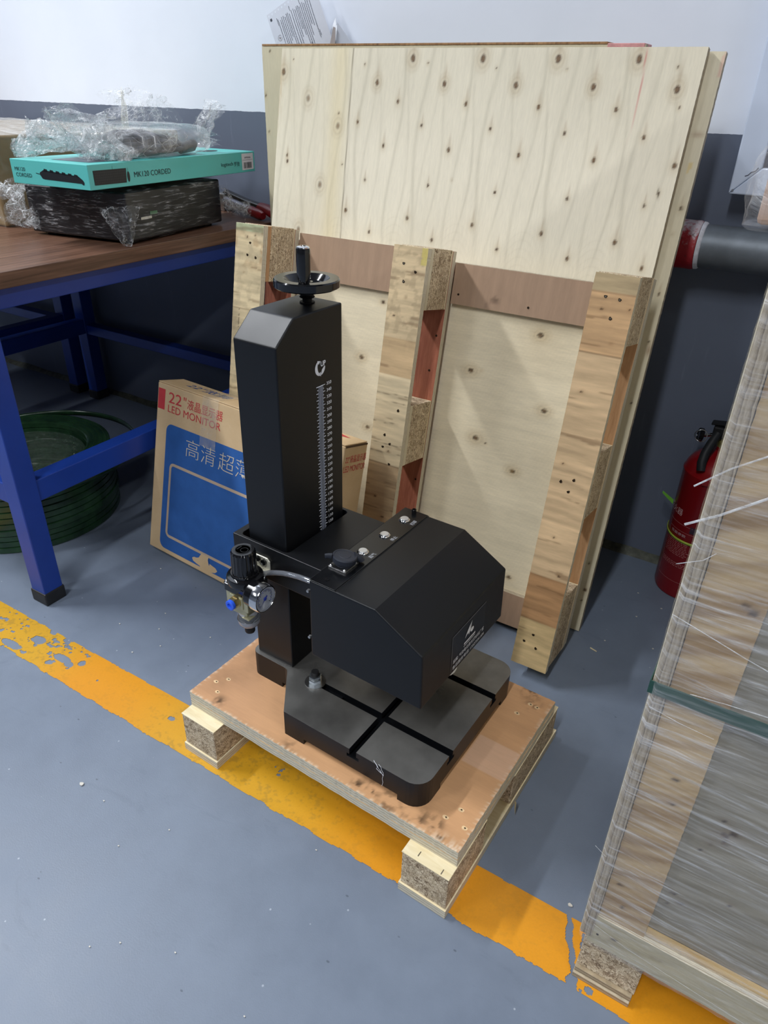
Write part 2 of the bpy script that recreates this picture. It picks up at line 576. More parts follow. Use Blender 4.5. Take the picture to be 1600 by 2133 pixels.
def wall_material(dado=0.9357):
    m, nt, p = base_mat('two_tone_wall_paint')
    geo = N(nt, 'ShaderNodeNewGeometry')
    sp = N(nt, 'ShaderNodeSeparateXYZ'); nt.links.new(geo.outputs['Position'], sp.inputs[0])
    v = coords(nt)
    nz = noise(nt, v, 55, 3)
    ad = N(nt, 'ShaderNodeMath', operation='MULTIPLY_ADD')
    nt.links.new(nz, ad.inputs[0]); ad.inputs[1].default_value = 0.004; nt.links.new(sp.outputs[2], ad.inputs[2])
    cmp = N(nt, 'ShaderNodeMath', operation='GREATER_THAN'); nt.links.new(ad.outputs[0], cmp.inputs[0]); cmp.inputs[1].default_value = dado + 0.002
    n1 = noise(nt, v, 2.2, 4)
    white = ramp(nt, n1, [(0.3, rgb(216, 222, 232)), (0.7, rgb(226, 231, 240))])
    grey = ramp(nt, n1, [(0.3, rgb(92, 99, 114)), (0.7, rgb(102, 110, 126))])
    st = noise(nt, coords(nt, (14, 1, 1.2)), 3, 5, 0.7)
    grey = mix(nt, ramp(nt, st, [(0.62, g(0)), (0.8, g(0.35))]), grey, rgb(140, 148, 162))
    nt.links.new(mix(nt, cmp.outputs[0], grey, white), p.inputs['Base Color'])
    p.inputs['Roughness'].default_value = 0.5
    p.inputs['Specular IOR Level'].default_value = 0.35
    nt.links.new(bump(nt, noise(nt, v, 7, 4), 0.25, 0.006), p.inputs['Normal'])
    return m

MF = floor_material(); MW = wall_material()
MC = plain('ceiling_grey', rgb(120, 124, 130), 0.8, var=0.03, nscale=4)
MO_ = plain('hall_grey', rgb(118, 124, 134), 0.7, var=0.05, nscale=3)
floor = struct(MB().box(-7, 4.5, -6, WY + .2, -0.2, 0).build('floor', MF))
struct(MB().box(-7.2, 4.7, WY, WY + .2, 0, CEIL).build('wall_back', MW))
struct(MB().box(-7.2, -7, -6, WY, 0, CEIL).build('wall_left', MO_))
struct(MB().box(4.5, 4.7, -6, WY, 0, CEIL).build('wall_right', MO_))
struct(MB().box(-7.2, 4.7, -6.2, -6, 0, CEIL).build('wall_front', MO_))
struct(MB().box(-7.2, 4.7, -6.2, WY + .2, CEIL, CEIL + .2).build('ceiling', MC))
# ragged strip of filler where the back wall meets the floor
nx = 260
xs = np.linspace(-3.4, 1.6, nx)
dep = 0.010 + 0.016 * fbm(xs * 9, xs * 0, 5, 3); hgt = 0.008 + 0.014 * fbm(xs * 11, xs * 0 + 3, 9, 3)
P = np.zeros((nx, 4, 3))
P[:, :, 0] = xs[:, None]
P[:, 0, 1] = WY - dep; P[:, 1, 1] = WY - dep * 0.75; P[:, 2, 1] = WY - dep * 0.3; P[:, 3, 1] = WY - 0.0005
P[:, 1, 2] = hgt * 0.35; P[:, 2, 2] = hgt * 0.75; P[:, 3, 2] = hgt
P[:, 0, 2] = 0.0003
struct(grid_obj('trim_1', P, plain('grimy_filler', rgb(74, 76, 64), 0.6, var=0.5, nscale=60, bmp=0.6, bscale=150)))

# ------------------------------------------------------------------ yellow floor line, worn and flaked (paint lying on the floor)
def floor_line():
    res = 0.0014
    xs = np.arange(-2.6, 1.3, res); ys = np.arange(0.538, 0.641, res)
    X, Y = np.meshgrid(xs, ys, indexing='ij')
    lo = 0.5440 + 0.0035 * (fbm(X * 45, X * 0, 3, 4) - .5) * 2; hi = 0.6335 + 0.0015 * (fbm(X * 60, X * 0 + 7, 4, 3) - .5) * 2
    lo = lo + 0.006 * sst(-1.08, -1.2, X) * (fbm(X * 60, X * 0, 8, 3) - .2)
    keep = (Y > lo) & (Y < hi)
    f = .55 * fbm(X * 42, Y * 70, 21, 5) + .45 * fbm(X * 130, Y * 190, 27, 4)
    worn = sst(-0.98, -1.12, X) * 0.9
    mid = np.exp(-((X + 0.62) / 0.12) ** 2) * 0.30
    thr = 0.80 - 0.16 * worn - 0.06 * mid
    keep &= ~(f > thr)
    # flakes near the left end
    for cx, cy, rx, ry in ((-1.17, .598, .018, .010), (-1.085, .588, .022, .008), (-1.06, .584, .010, .006), (-1.04, .600, .007, .007), (-1.205, .56, .03, .008), (-0.787, .593, .006, .004), (-0.003, .553, .0055, .004)):
        keep &= ~((((X - cx) / rx) ** 2 + ((Y - cy) / ry) ** 2) < 0.5 + 0.9 * fbm(X * 120, Y * 120, 5, 2))
    # the long crack beside the crate
    t = (Y - 0.544) / 0.09
    cxl = -0.020 - 0.036 * t + 0.006 * (fbm(Y * 60, Y * 0, 13, 3) - .5) * 2
    keep &= ~(np.abs(X - cxl) < 0.0018 + 0.0028 * fbm(Y * 110, Y * 0, 15, 2) + 0.004 * sst(0.3, 0.0, t))
    keep &= ~((np.abs(X - cxl - 0.020) < 0.004 * fbm(Y * 90, Y * 0, 18, 2)) & (t > .45) & (t < .85))
    y1, y2 = arr(224, 150, 28), arr(212, 160, 36)
    a = fbm(X * 3, Y * 8, 31, 3)
    lem = np.clip(sst(-1.0, -1.15, X) + np.exp(-((X + 0.62) / .22) ** 4) * 0.9, 0, 1)[..., None]
    c = y1 * (1 - lem) + y2 * lem
    c = c * (0.90 + 0.18 * a[..., None])
    dirt = sst(0.55, 0.66, (.5 * fbm(X * 60, Y * 90, 41, 4) + .5 * fbm(X * 210, Y * 280, 45, 3))) * (0.08 + 0.26 * lem[..., 0])
    c = c * (1 - dirt[..., None]) + arr(120, 104, 54) * dirt[..., None]
    k4 = keep[:-1, :-1] & keep[1:, :-1] & keep[1:, 1:] & keep[:-1, 1:]
    P = np.stack([X, Y, np.full_like(X, 0.0007)], -1)
    o = grid_obj('painted_line', P, painted('worn_yellow_paint', 0.42, (60, 60, 60), 0.08, 0.45, 0.1), floor, col=c, keep=k4)
    o['label'] = 'worn yellow painted line'
floor_line()

# ------------------------------------------------------------------ ceiling lamps (out of the picture)
lampM, lnt, lp = base_mat('lamp_diffuser')
lp.inputs['Emission Color'].default_value = (*LAMP_COL, 1); lp.inputs['Emission Strength'].default_value = 6
lamp_case = plain('lamp_case_white', rgb(230, 230, 230), 0.4)
for i, (x, y, L, pw) in enumerate(LAMPS):
    t = thing('ceiling_light', 'long white strip lamp fixed under the ceiling outside the picture', 'ceiling light', (x, y, CEIL), group='strip lamps on the ceiling')
    MB().box(-.11, .11, -L / 2, L / 2, -.05, 0).build('lamp_housing', lamp_case, t, 0.004)
    MB().box(-.09, .09, -L / 2 + .02, L / 2 - .02, -.058, -.0505).build('diffuser', lampM, t)
    ld = bpy.data.lights.new('strip_lamp', 'AREA')
    ld.shape = 'RECTANGLE'; ld.size = .2; ld.size_y = L; ld.energy = pw; ld.color = LAMP_COL
    lo = bpy.data.objects.new('lamp_glow', ld); COL.objects.link(lo); lo.parent = t; lo.location = (0, 0, -.062)

# ================================================================== the marking machine
MA = -0.0429202917
U0, V0, Z0 = -0.45, 0.7255, 0.1147
cu_, su_ = math.cos(MA), math.sin(MA)
def W_(u, v, z):
    return (u * cu_ - v * su_, u * su_ + v * cu_, z)
mach = thing('marking_machine', 'tall black benchtop marking machine with column, handwheel and boxy head on the small pallet', 'machine', W_(U0, V0, Z0), (0, 0, MA))
MO = (-U0, -V0, -Z0)
def mb():
    return MB(MO)
def mtext(s, o, xv, yv, mat, parent, name='printed_text', bold=0.0):
    return text_fit(s, (o[0] - U0, o[1] - V0, o[2] - Z0), xv, yv, mat, parent, name, bold)

def base_iron():
    def arc(cx, cy, r, a0, a1, n=7):
        return [(cx + r * math.cos(R(a0 + (a1 - a0) * i / n)), cy + r * math.sin(R(a0 + (a1 - a0) * i / n))) for i in range(n + 1)]
    poly = []
    poly += arc(-.327, .6035, .028, -90, 0)
    poly += arc(-.327, .8475, .028, 0, 90)
    poly += [(-.550, .8755), (-.602, .807)]
    poly += [(-.606, .803), (-.612, .801)]
    poly += arc(-.672, .787, .014, 90, 180, 4)
    poly += arc(-.672, .664, .014, 180, 270, 4)
    poly += [(-.612, .650), (-.606, .648), (-.602, .644), (-.550, .5755)]
    iron = plain('machined_iron_top', rgb(116, 115, 112), 0.33, 0.6, var=0.30, nscale=14, bmp=0.05, bscale=500, rvar=0.08)
    o = mb().prism(poly, Z0, .1627).build('base_plate', [M['black_paint'], iron], mach)
    c = mb()
    for v0, v1 in ((.648, .660), (.786, .798)):
        c.box(-.549, -.28, v0, v1, .1525, .18)
    c.box(-.4250, -.4125, .55, .90, .1520, .181)
    boolean(o, c)
    c = mb()
    for v0, v1 in ((.6435, .6645), (.7815, .8025)):
        c.box(-.5, -.28, v0, v1, .1465, .1526)
    c.box(-.4295, -.4080, .55, .90, .1460, .1521)
    boolean(o, c)
    c = mb()
    c.box(-.512, -.340, .55, .90, Z0 - .01, .1255)
    c.box(-.62, -.27, .628, .827, Z0 - .01, .1250)
    boolean(o, c)
    top = .1627 - Z0 - 0.0004
    for f in o.data.polygons:
        f.material_index = 1 if (f.normal.z > .9 and f.center.z > top) else 0
    b = o.modifiers.new('bevel', 'BEVEL'); b.width = .0012; b.segments = 2; b.limit_method = 'ANGLE'; b.angle_limit = R(50)
    return o
base_iron()

# column: square tube with a sloped top corner on the near side
cz0, cz1 = .1627, .7335
col_ = mb().prism([(.657, cz0), (.797, cz0), (.797, cz1), (.6935, cz1), (.657, .7022)], -.6765, -.601, 'x').build('column', M['black_paint'], mach, .0022, seg=3)
# up mark
def up_mark():
    def P(dv, dz): return (-.6006 - U0, .745 + dv - V0, .6535 + dz - Z0)
    b = MB()
    for a0, a1, tip in ((118, 268, 285), (-78, 2, -112)):
        n = 14; vs = []; fs = []
        for i in range(n + 1):
            a = R(a0 + (a1 - a0) * i / n)
            t = i / n if a0 > 0 else 1 - i / n
            ro, ri = .0112, .0112 - .0028 - .0030 * math.sin(math.pi * t)
            vs += [P(ro * math.cos(a), ro * math.sin(a)), P(ri * math.cos(a), ri * math.sin(a))]
        fs = [(2 * i, 2 * i + 2, 2 * i + 3, 2 * i + 1) for i in range(n)]
        b.add(vs, fs)
    # arrow heads
    for a, sgn in ((118, -1), (-82, -1)):
        aa = R(a); d = R(a + sgn * 34)
        b.add([P(.0128 * math.cos(aa), .0128 * math.sin(aa)), P(.0058 * math.cos(aa), .0058 * math.sin(aa)), P(.0095 * math.cos(d), .0095 * math.sin(d))], [(0, 1, 2)])
    o = b.build('up_mark', M['white_print'], col_)
    mtext('UP', (-.6006, .7460, .6548), (0, .0112, 0), (0, 0, .0076), M['white_print'], col_, bold=.03)
up_mark()
# graduated scale on the right face of the column
ruler_m = film_mat('clear_ruler', .25, .6, (400, 400, 8), 1.0, .3, .25, tint=(.52, .58, .74, 1))
scale_ = mb().box(-.6010, -.6003, .7402, .7508, .386, .6268).build('graduated_scale', ruler_m, mach)
tk = mb()
zt350 = .6268
for k in range(0, 49):
    z = zt350 - .005 * k
    L1, L2 = (.0042, .0046) if k % 2 == 0 else (.0022, .0018)
    tk.box(-.6010, -.60045, .7402 - L1, .7402, z - .00028, z + .00028)
    tk.box(-.6010, -.60045, .7508, .7508 + L2, z - .00028, z + .00028)
tk.box(-.6010, -.60025, .7360, .7508, zt350 - .00035, zt350 + .00035)
o = tk.build('tick_marks', M['white_print'], scale_); o['kind'] = 'stuff'
for k in range(0, 25):
    v = 350 - 10 * k
    mtext(str(v), (-.6006, .7585, zt350 - .010 * k - .0022), (0, .0110, 0), (0, 0, .0048), M['white_print'], scale_, 'scale_number', .012)

# handwheel on top
hw = mb()
AX = (-.6385, .767)
ax = (AX[0], AX[1], 0)
hw.lathe([(.0455 - .0022, .7545), (.0455, .7562), (.0455, .7650), (.0440, .7668), (.0318, .7668), (.0300, .7655), (.0245, .7590), (.0085, .7585), (.0085, .7618), (0.0, .7618)], ax, (0, 0, 1), 56)
wheel = hw.build('handwheel', M['black_gloss'], mach, smooth=30)
mb().lathe([(.0158, .7470), (.0165, .7476), (.0165, .7530), (.0185, .7548), (0, .7548)], ax, seg=32).build('hub', M['black_gloss'], wheel, smooth=30)
mb().lathe([(.0105, cz1), (.0105, .7350), (.0066, .7350), (.0066, .7405), (.0100, .7405), (.0108, .7415), (.0088, .7440), (.0088, .7480)], ax, seg=28).build('shaft', M['black_matt'], wheel, smooth=30)
mb().lathe([(.0052, .7618), (.0060, .7622), (.0060, .7655), (.0045, .7672), (0, .7675)], ax, seg=6).build('centre_nut', M['chrome'], wheel)
HX = (-.6208, .7400, 0)
mb().lathe([(.0070, .7660), (.0080, .7690), (.0092, .7800), (.0094, .8030), (.0094, .8085), (.0088, .8110)], HX, seg=28).build('grip', M['black_gloss'], wheel, smooth=40)
mb().lathe([(.0088, .8110), (.0082, .8126), (.0060, .8134), (.0042, .8134), (.0038, .8122), (0, .8122)], HX, seg=28).build('grip_end_cap', M['chrome'], wheel, smooth=30)

# arm with its opening round the column
ZA = .3955
arm = mb().box(-.7005, -.5275, .6465, .810, .335, ZA).build('arm', M['black_paint'], mach)
c = mb().prism(rrect(-.689, -.5945, .652, .804, .008), .30, .45)
boolean(arm, c)
b = arm.modifiers.new('bevel', 'BEVEL'); b.width = .001; b.segments = 2; b.limit_method = 'ANGLE'; b.angle_limit = R(40)

# head cover
hp = [(-.5272, .2585), (-.5272, ZA), (-.4800, ZA), (-.4145, ZA), (-.3378, .3515), (-.3352, .2580)]
head = mb().prism(hp[::-1], .6185, .8695, 'y').build('head_cover', M['black_paint'], mach, .0025, seg=3)
mb().box(-.5262, -.4822, .6192, .8688, ZA + .0002, ZA + .0016).build('button_plate', plain('plate_black', (.004, .0045, .0056, 1), .24, var=.1, bmp=.04, bscale=900), mach, .0005)
seam = mb()
seam.box(-.4820, -.4806, .6186, .8694, ZA + .0001, ZA + .0004)
seam.box(-.5276, -.5264, .6186, .8694, ZA + .0001, ZA + .0004)
seam.build('seam', M['hole'] if False else M['black_matt'], head)
ZP = ZA + .0016
brushed = plain('brushed_button_steel', rgb(222, 222, 220), .34, .7, var=.1, nscale=120)
for v in (.8335, .7765, .7190):
    bt_ = mb().lathe([(.0090, ZP), (.0090, ZP + .0012), (.0082, ZP + .0024), (.0072, ZP + .0030), (.0068, ZP + .0026)], (-.5055, v, 0), seg=36).build('push_button', M['chrome'], mach, smooth=30)
    mb().lathe([(.0066, ZP + .0022), (.0066, ZP + .0034), (.0060, ZP + .0039), (0, ZP + .0039)], (-.5055, v, 0), seg=32).build('button_cap', brushed, bt_, smooth=30)
    # small sticker with handwriting
for v, s in ((.8335, '打印'), (.7765, '停止'), (.7190, '起气')):
    mb().box(-.4935, -.4840, v - .0095, v + .0095, ZP, ZP + .00015).build('sticker', plain('clear_sticker', rgb(42, 43, 46), .2, var=.05), mach)
    mtext(s, (-.4856, v - .0066, ZP + .0002), (0, .0132, 0), (-.0066, 0, 0), M['white_print'], mach)
# round socket with a hinged rubber cap
SK = (-.5085, .6745)
fl = mb().prism(rrect(SK[0] - .0155, SK[0] + .0155, SK[1] - .0170, SK[1] + .0170, .002), ZP, ZP + .0028).build('socket_flange', M['steel'], mach, .0004)
for du in (-.012, .012):
    for dv in (-.0135, .0135):
        mb().lathe([(.0022, ZP + .0028), (.0022, ZP + .0044), (.0014, ZP + .0052), (0, ZP + .0053)], (SK[0] + du, SK[1] + dv, 0), seg=14).build('screw', M['chrome'], fl, smooth=30)
skt = MB(MO, Matrix.Translation((SK[0], SK[1], ZP)) @ Matrix.Rotation(R(-7), 4, 'X') @ Matrix.Rotation(R(4), 4, 'Y'))
skt.lathe([(.0135, .0028), (.0135, .0075), (.0178, .0085), (.0183, .0155), (.0174, .0172), (.0152, .0174), (.0148, .0168), (.0090, .0168), (.0086, .0173), (0, .0174)], seg=44)
cap = skt.build('socket_cap', M['blue_rubber'], mach, smooth=28)
tbM = Matrix.Translation((SK[0], SK[1], ZP)) @ Matrix.Rotation(R(-7), 4, 'X')
tb = MB(MO, tbM)
tb.tube([(-.012, -.014, .0160), (-.016, -.0175, .0165), (-.019, -.0205, .0160)], [.005, .0042, .0040], 10, flat=.5)
tb.build('cap_tab', M['blue_rubber'], cap, smooth=50)
tb = MB(MO, tbM)
tb.tube([(.008, .012, .014), (.013, .017, .011), (.016, .021, .006), (.015, .020, .001)], [.0062, .0060, .0055, .004], 10)
tb.build('cap_strap', M['blue_rubber'], cap, smooth=50)
mb().lathe([(.0040, ZP), (.0040, ZP + .0010), (.0024, ZP + .0010), (.0020, ZP + .0003), (0, ZP + .0003)], (-.5065, .6335, 0), seg=6 * 3).build('socket_screw', M['black_gloss'], mach, smooth=30)
mb().lathe([(.0040, ZP), (.0040, ZP + .0070), (.0034, ZP + .0076), (.0022, ZP + .0076), (.0020, ZP + .004), (0, ZP + .004)], (-.5045, .8605, 0), seg=20).build('socket_screw', M['black_gloss'], mach, smooth=30)
for z in (.376, .292):
    mb().cyl((-.5290, .6205, z), (-.5290, .6168, z), .0028, .0022, 14).build('side_screw', M['steel'], head, smooth=40)

# name plate on the front of the head
def fu(z): return -.3378 + (.3515 - z) / (.3515 - .258) * .0026 + .0012
def FP(v, z): return (fu(z), v, z)
lab = MB(MO)
plate_m = plain('label_black', (.0042, .0050, .0072, 1), .34, spec=.36, var=.05)
def fbox(b, v0, v1, z0, z1, lift=.0):
    b.add([(fu(z0) + lift, v0, z0), (fu(z0) + lift, v1, z0), (fu(z1) + lift, v1, z1), (fu(z1) + lift, v0, z1)], [(0, 1, 2, 3)])
fbox(lab, .7007, .8041, .264, .3285, -.0009)
label_ = lab.build('name_plate', plate_m, head)
fr_ = MB(MO)
fbox(fr_, .7007, .8041, .3281, .3287, -.0005); fbox(fr_, .7005, .7010, .264, .3285, -.0005)
fr_.build('plate_border', M['white_ink_dim'], label_)
logo = MB(MO)
def LP(v, z): return (fu(z) - .0003, v, z)
def lpoly(pts): logo.add([LP(*p) for p in pts], [tuple(range(len(pts)))])
lpoly([(.7392, .3010), (.7445, .3085), (.7510, .3155), (.7600, .3222), (.7555, .3160), (.7525, .3110)][0:6])
lpoly([(.7392, .3010), (.7525, .3110), (.7500, .3060), (.7440, .3045)])
lpoly([(.7530, .3112), (.7575, .3165), (.7600, .3222), (.7560, .3085), (.7510, .3010), (.7495, .3050)])
lpoly([(.7610 + .0052 * math.cos(a), .3052 + .0040 * math.sin(a)) for a in [i * math.pi / 10 for i in range(20)]])
for k in range(9):
    v = .7372 + k * .0039
    lpoly([(v, .2906), (v + .0032, .2907), (v + .0036, .2940), (v + .0004, .2939)])
lpoly([(.7364, .2872), (.7720, .2876), (.7720, .2886), (.7364, .2882)])
logo.build('maker_emblem', M['white_print'], label_)
dn = (fu(.27) - fu(.28))
mtext('超翼: 气动电动激光打标机厂家', (fu(.2772) - .0003, .7050, .2772), (0, .0965, 0), (-.0003, 0, .0068), M['white_print'], label_)
mtext('售后服务电话: 13527591104', (fu(.2662) - .0003, .7045, .2662), (0, .0985, 0), (-.0003, 0, .0066), M['white_print'], label_)
# loop of white lead under the head
pts = []
for i in range(15):
    a = math.pi * i / 14
    pts.append((-.372 + .030 * math.sin(a), .724 - .030 * math.cos(a), .2590 - .0130 * math.sin(a)))
mb().tube(pts, .0028, 10).build('white_lead', plain('white_cable', rgb(226, 224, 220), .4), mach, smooth=50)

# stud, nuts and washer standing in the slot
st = mb().cyl((-.5500, .6530, .1500), (-.5500, .6530, .1865), .0058, seg=18).build('stud', M['black_matt'], mach, smooth=40)
th_ = mb()
for k in range(9):
    th_.lathe([(.0058, .1770 + k * .001), (.0063, .17745 + k * .001), (.0058, .1779 + k * .001)], (-.5500, .6530, 0), seg=16)
th_.build('thread', M['black_matt'], st, smooth=40)
mb().lathe([(.0170, .1628), (.0170, .1644), (.0062, .1644), (.0062, .1628)], (-.5500, .6530, 0), seg=36).build('washer', M['steel'], mach, smooth=30)
zinc = plain('zinc_nut', rgb(176, 184, 190), .22, .9, var=.08)
mb().lathe([(.0100, .1644), (.0107, .1650), (.0107, .1704), (.0100, .1712), (.0060, .1712)], (-.5500, .6530, 0), seg=6).build('nut', zinc, mach)
mb().lathe([(.0098, .1713), (.0105, .1720), (.0105, .1770), (.0098, .1778), (.0060, .1778)], (-.5500, .6530, 0), seg=6).build('nut', zinc, mach)

# air filter regulator hung on the left side of the arm
gold = plain('pale_gold_casting', rgb(186, 182, 150), .38, .55, var=.06)
bright = plain('bright_nickel', rgb(226, 222, 204), .3, .4, var=.05)
RX, RY = -.6455, .612
rg = MB(MO)
rg.box(RX - .0215, RX + .0215, RY - .0215, RY + .0215, .3080, .3365)
rg.box(RX - .0150, RX + .0150, RY - .0180, RY + .0180, .2960, .3080)
rg.box(RX - .0130, RX + .0130, RY - .0235, RY - .0210, .3120, .3330)
rg.prism([(RX + .0060, RY - .0215), (RX + .0215, RY - .0215), (RX + .0215, RY - .0060)], .2930, .2960)
reg = rg.build('air_regulator', gold, mach, .0012)
rb = MB(MO)
rb.prism(rrect(RX - .0240, RX + .0240, RY - .0240, RY + .0240, .004), .3365, .3500)
rb.build('black_collar', M['black_gloss'], reg, .0008)
for du, dv in ((-.019, -.019), (.019, -.019), (.019, .019), (-.019, .019)):
    mb().lathe([(.0036, .3500), (.0036, .3522), (.0024, .3536), (0, .3538)], (RX + du, RY + dv, 0), seg=16).build('collar_screw', M['chrome'], reg, smooth=30)
mb().lathe([(.0275, .3500), (.0280, .3520), (.0280, .3590), (.0268, .3615), (.0215, .3625), (.0210, .3660)], (RX, RY, 0), seg=44).build('bonnet', M['black_gloss'], reg, smooth=30)
kn = MB(MO)
ns = 72; prof = []
vs = []; fs = []
for k in range(ns):
    a = 2 * math.pi * k / ns
    rr = .0192 - (.0007 if (k // 2) % 2 else 0)
    for z, s_ in ((.3635, 1.03), (.3660, 1.0), (.4010, .975)):
        vs.append((RX + rr * s_ * math.cos(a), RY + rr * s_ * math.sin(a), z))
    vs.append((RX + .0165 * math.cos(a), RY + .0165 * math.sin(a), .4042))
for k in range(ns):
    k2 = (k + 1) % ns
    for j in range(3):
        fs.append((k * 4 + j, k2 * 4 + j, k2 * 4 + j + 1, k * 4 + j + 1))
fs.append(tuple(k * 4 + 3 for k in range(ns)))
kn.add(vs, fs)
kn.build('knob', M['black_gloss'], reg, smooth=25)
kt = MB(MO)
kt.lathe([(.0120, .4042), (.0120, .4047), (.0108, .4047), (.0108, .4042)], (RX, RY, 0), seg=36)
kt.lathe([(.0060, .4042), (.0060, .4047), (.0052, .4047), (.0052, .4042)], (RX + .003, RY, 0), seg=24)
kt.box(RX - .008, RX - .0066, RY - .005, RY + .005, .4042, .4047)
kt.build('knob_mark', M['black_rubber'], reg)
mb().lathe([(.0150, .2960), (.0150, .2890), (.0140, .2870)], (RX, RY, 0), seg=36).build('bowl_ring', plain('white_ring', rgb(222, 222, 220), .4), reg, smooth=30)
gl, gnt, gp = base_mat('clear_bowl')
gp.inputs['Base Color'].default_value = (.9, .93, .95, 1); gp.inputs['Roughness'].default_value = .05; gp.inputs['Alpha'].default_value = .14; gp.inputs['Specular IOR Level'].default_value = .9
mb().lathe([(.0178, .2960), (.0180, .2810), (.0172, .2740), (.0142, .2680), (.0100, .2652), (.0060, .2642)], (RX, RY, 0), seg=40, cap=False).build('bowl', gl, reg, smooth=40)
mb().lathe([(.0182, .2790), (.0176, .2725), (.0147, .2668), (.0102, .2640), (.0060, .2630), (.006, .2642), (.0100, .2650), (.0140, .2678), (.0170, .2736), (.0182, .2790)], (RX, RY, 0), seg=40, cap=False).build('bowl_rim', plain('clear_rim', rgb(150, 152, 158), .12, var=.03), reg, smooth=40)
mb().lathe([(.0150, .2868), (.0150, .2800), (.0090, .2760), (.0040, .2760), (.0040, .2735), (.0075, .2730), (.0075, .2705), (.0030, .2690), (0, .2690)], (RX, RY, 0), seg=26).build('filter', M['blue_rubber'], reg, smooth=30)
mb().lathe([(.0080, .2640), (.0080, .2520), (.0074, .2506), (0, .2502)], (RX, RY, 0), seg=24).build('drain_knob', M['black_matt'], reg, smooth=30)
# gauge
gz, gv = .345, .5985
gcx = RX + .0265
mb().lathe([(.0175, 0), (.0200, .004), (.0205, .020)], (gcx - .004, gv, gz), (1, 0, 0), 40).build('gauge_case', M['black_gloss'], reg, smooth=30)
mb().lathe([(.0205, .016), (.0222, .017), (.0222, .0275), (.0212, .0300), (.0196, .0302), (.0190, .0285), (.0190, .0270)], (gcx - .004, gv, gz), (1, 0, 0), 44, cap=False).build('gauge_rim', M['chrome'], reg, smooth=30)
mb().lathe([(.0190, .0278), (0, .0278)], (gcx - .004, gv, gz), (1, 0, 0), 40).build('dial', plain('dial_white', rgb(226, 230, 238), .35, var=.02), reg)
dm = plain('dial_blue', rgb(40, 58, 150), .5, var=.1); db = plain('dial_black', rgb(26, 28, 36), .5)
dk = MB(MO); dk2 = MB(MO)
xg = gcx - .004 + .0281
for k in range(28):
    a = R(-45 + 270 * k / 27); r0, r1 = (.0128, .0160) if k % 3 else (.0112, .0160)
    wdt = .0005
    ca, sa = math.cos(a), math.sin(a)
    q = [(gv + r * ca - s_ * wdt * sa, gz + r * sa + s_ * wdt * ca) for r, s_ in ((r0, -1), (r1, -1), (r1, 1), (r0, 1))]
    (dk if k % 2 else dk2).add([(xg, *p) for p in q], [(0, 1, 2, 3)])
dk.build('dial_marks', dm, reg); dk2.build('dial_marks', db, reg)
nd = MB(MO)
nd.add([(xg + .0004, gv - .0085, gz - .0085), (xg + .0004, gv + .0055, gz + .0022), (xg + .0004, gv + .0035, gz + .0048)], [(0, 1, 2)])
nd.lathe([(.0028, 0), (.0028, .0012), (0, .0014)], (xg, gv, gz), (1, 0, 0), 18)
nd.build('needle', dm, reg)
# push-in fitting
fz, fu0 = .3365, RX + .001
FY = RY - .0235
brass = plain('brass', rgb(206, 188, 140), .25, .9, var=.06)
mb().cyl((fu0, FY + .001, fz - .012), (fu0, FY - .0030, fz - .012), .0098, seg=26).build('fitting_seat', brass, reg, smooth=40)
mb().cyl((fu0, FY - .003, fz - .012), (fu0, FY - .0090, fz - .012), .0092, seg=6).build('fitting_hex', brass, reg)
mb().lathe([(.0075, 0), (.0082, .001), (.0082, .0050), (.0072, .0058), (.0040, .0058), (.0036, .0030), (0, .0030)], (fu0, FY - .009, fz - .012), (0, -1, 0), 28).build('fitting_collar', plain('blue_plastic', rgb(48, 96, 226), .35, var=.03), reg, smooth=30)
# bracket bolted to the arm
bk = MB(MO)
bk.prism([(-.6660, .3545), (-.6250, .3545), (-.6250, .3715), (-.6295, .3765), (-.6660, .3765)], .6440, .6463, 'y')
bk.box(-.6660, -.6250, .6250, .6463, .3520, .3545)
bk.build('bracket', bright, reg, .0005)
bs = MB(MO)
bs.cyl((-.6350, .6440, .3690), (-.6350, .6400, .3690), .0048, seg=18)
bs.cyl((-.6470, .6440, .3710), (-.6470, .6410, .3710), .0044, seg=18)
bs.build('bracket_bolt', M['black_gloss'], reg, smooth=40)
tubeM, tnt, tp = base_mat('clear_air_hose')
tp.inputs['Base Color'].default_value = (.30, .32, .36, 1); tp.inputs['Roughness'].default_value = .08; tp.inputs['Metallic'].default_value = .4; tp.inputs['Alpha'].default_value = .6; tp.inputs['Specular IOR Level'].default_value = 1.0
hp_ = [(-.6360, .630, .3500), (-.6300, .634, .3545), (-.6180, .6355, .3605), (-.6050, .636, .3655), (-.5900, .636, .3708), (-.5750, .636, .3742), (-.5600, .636, .3768), (-.5450, .636, .3780), (-.5260, .636, .3788)]
mb().tube(hp_, .0041, 14).build('air_hose', tubeM, mach, smooth=60)

# bit of packing thread caught on the plate edge
th = MB()
random.seed(11)
def strand(pts, r=.00028):
    th.tube([W_(*p) for p in pts], r, 5)
strand([(-.384, .5790, .1632), (-.380, .5765, .1634), (-.3755, .5748, .1625), (-.372, .5740, .1585), (-.3700, .5745, .1560), (-.3665, .5735, .1535), (-.3640, .5738, .1490), (-.3650, .5736, .1420), (-.3635, .5734, .1360), (-.3648, .5732, .1280)])
strand([(-.3830, .5780, .1632), (-.3770, .5752, .1628), (-.3740, .5742, .1600), (-.3760, .5742, .1560), (-.3700, .5740, .1530), (-.3660, .5738, .1522), (-.3640, .5737, .1505)])
strand([(-.3740, .5770, .1632), (-.3690, .5752, .1626), (-.3670, .5742, .1590), (-.3640, .5740, .1550), (-.3630, .5738, .1500)])
tag(th.build('packing_thread', M['white_print']), 'wisp of white thread hanging over the front edge of the machine base', 'thread')

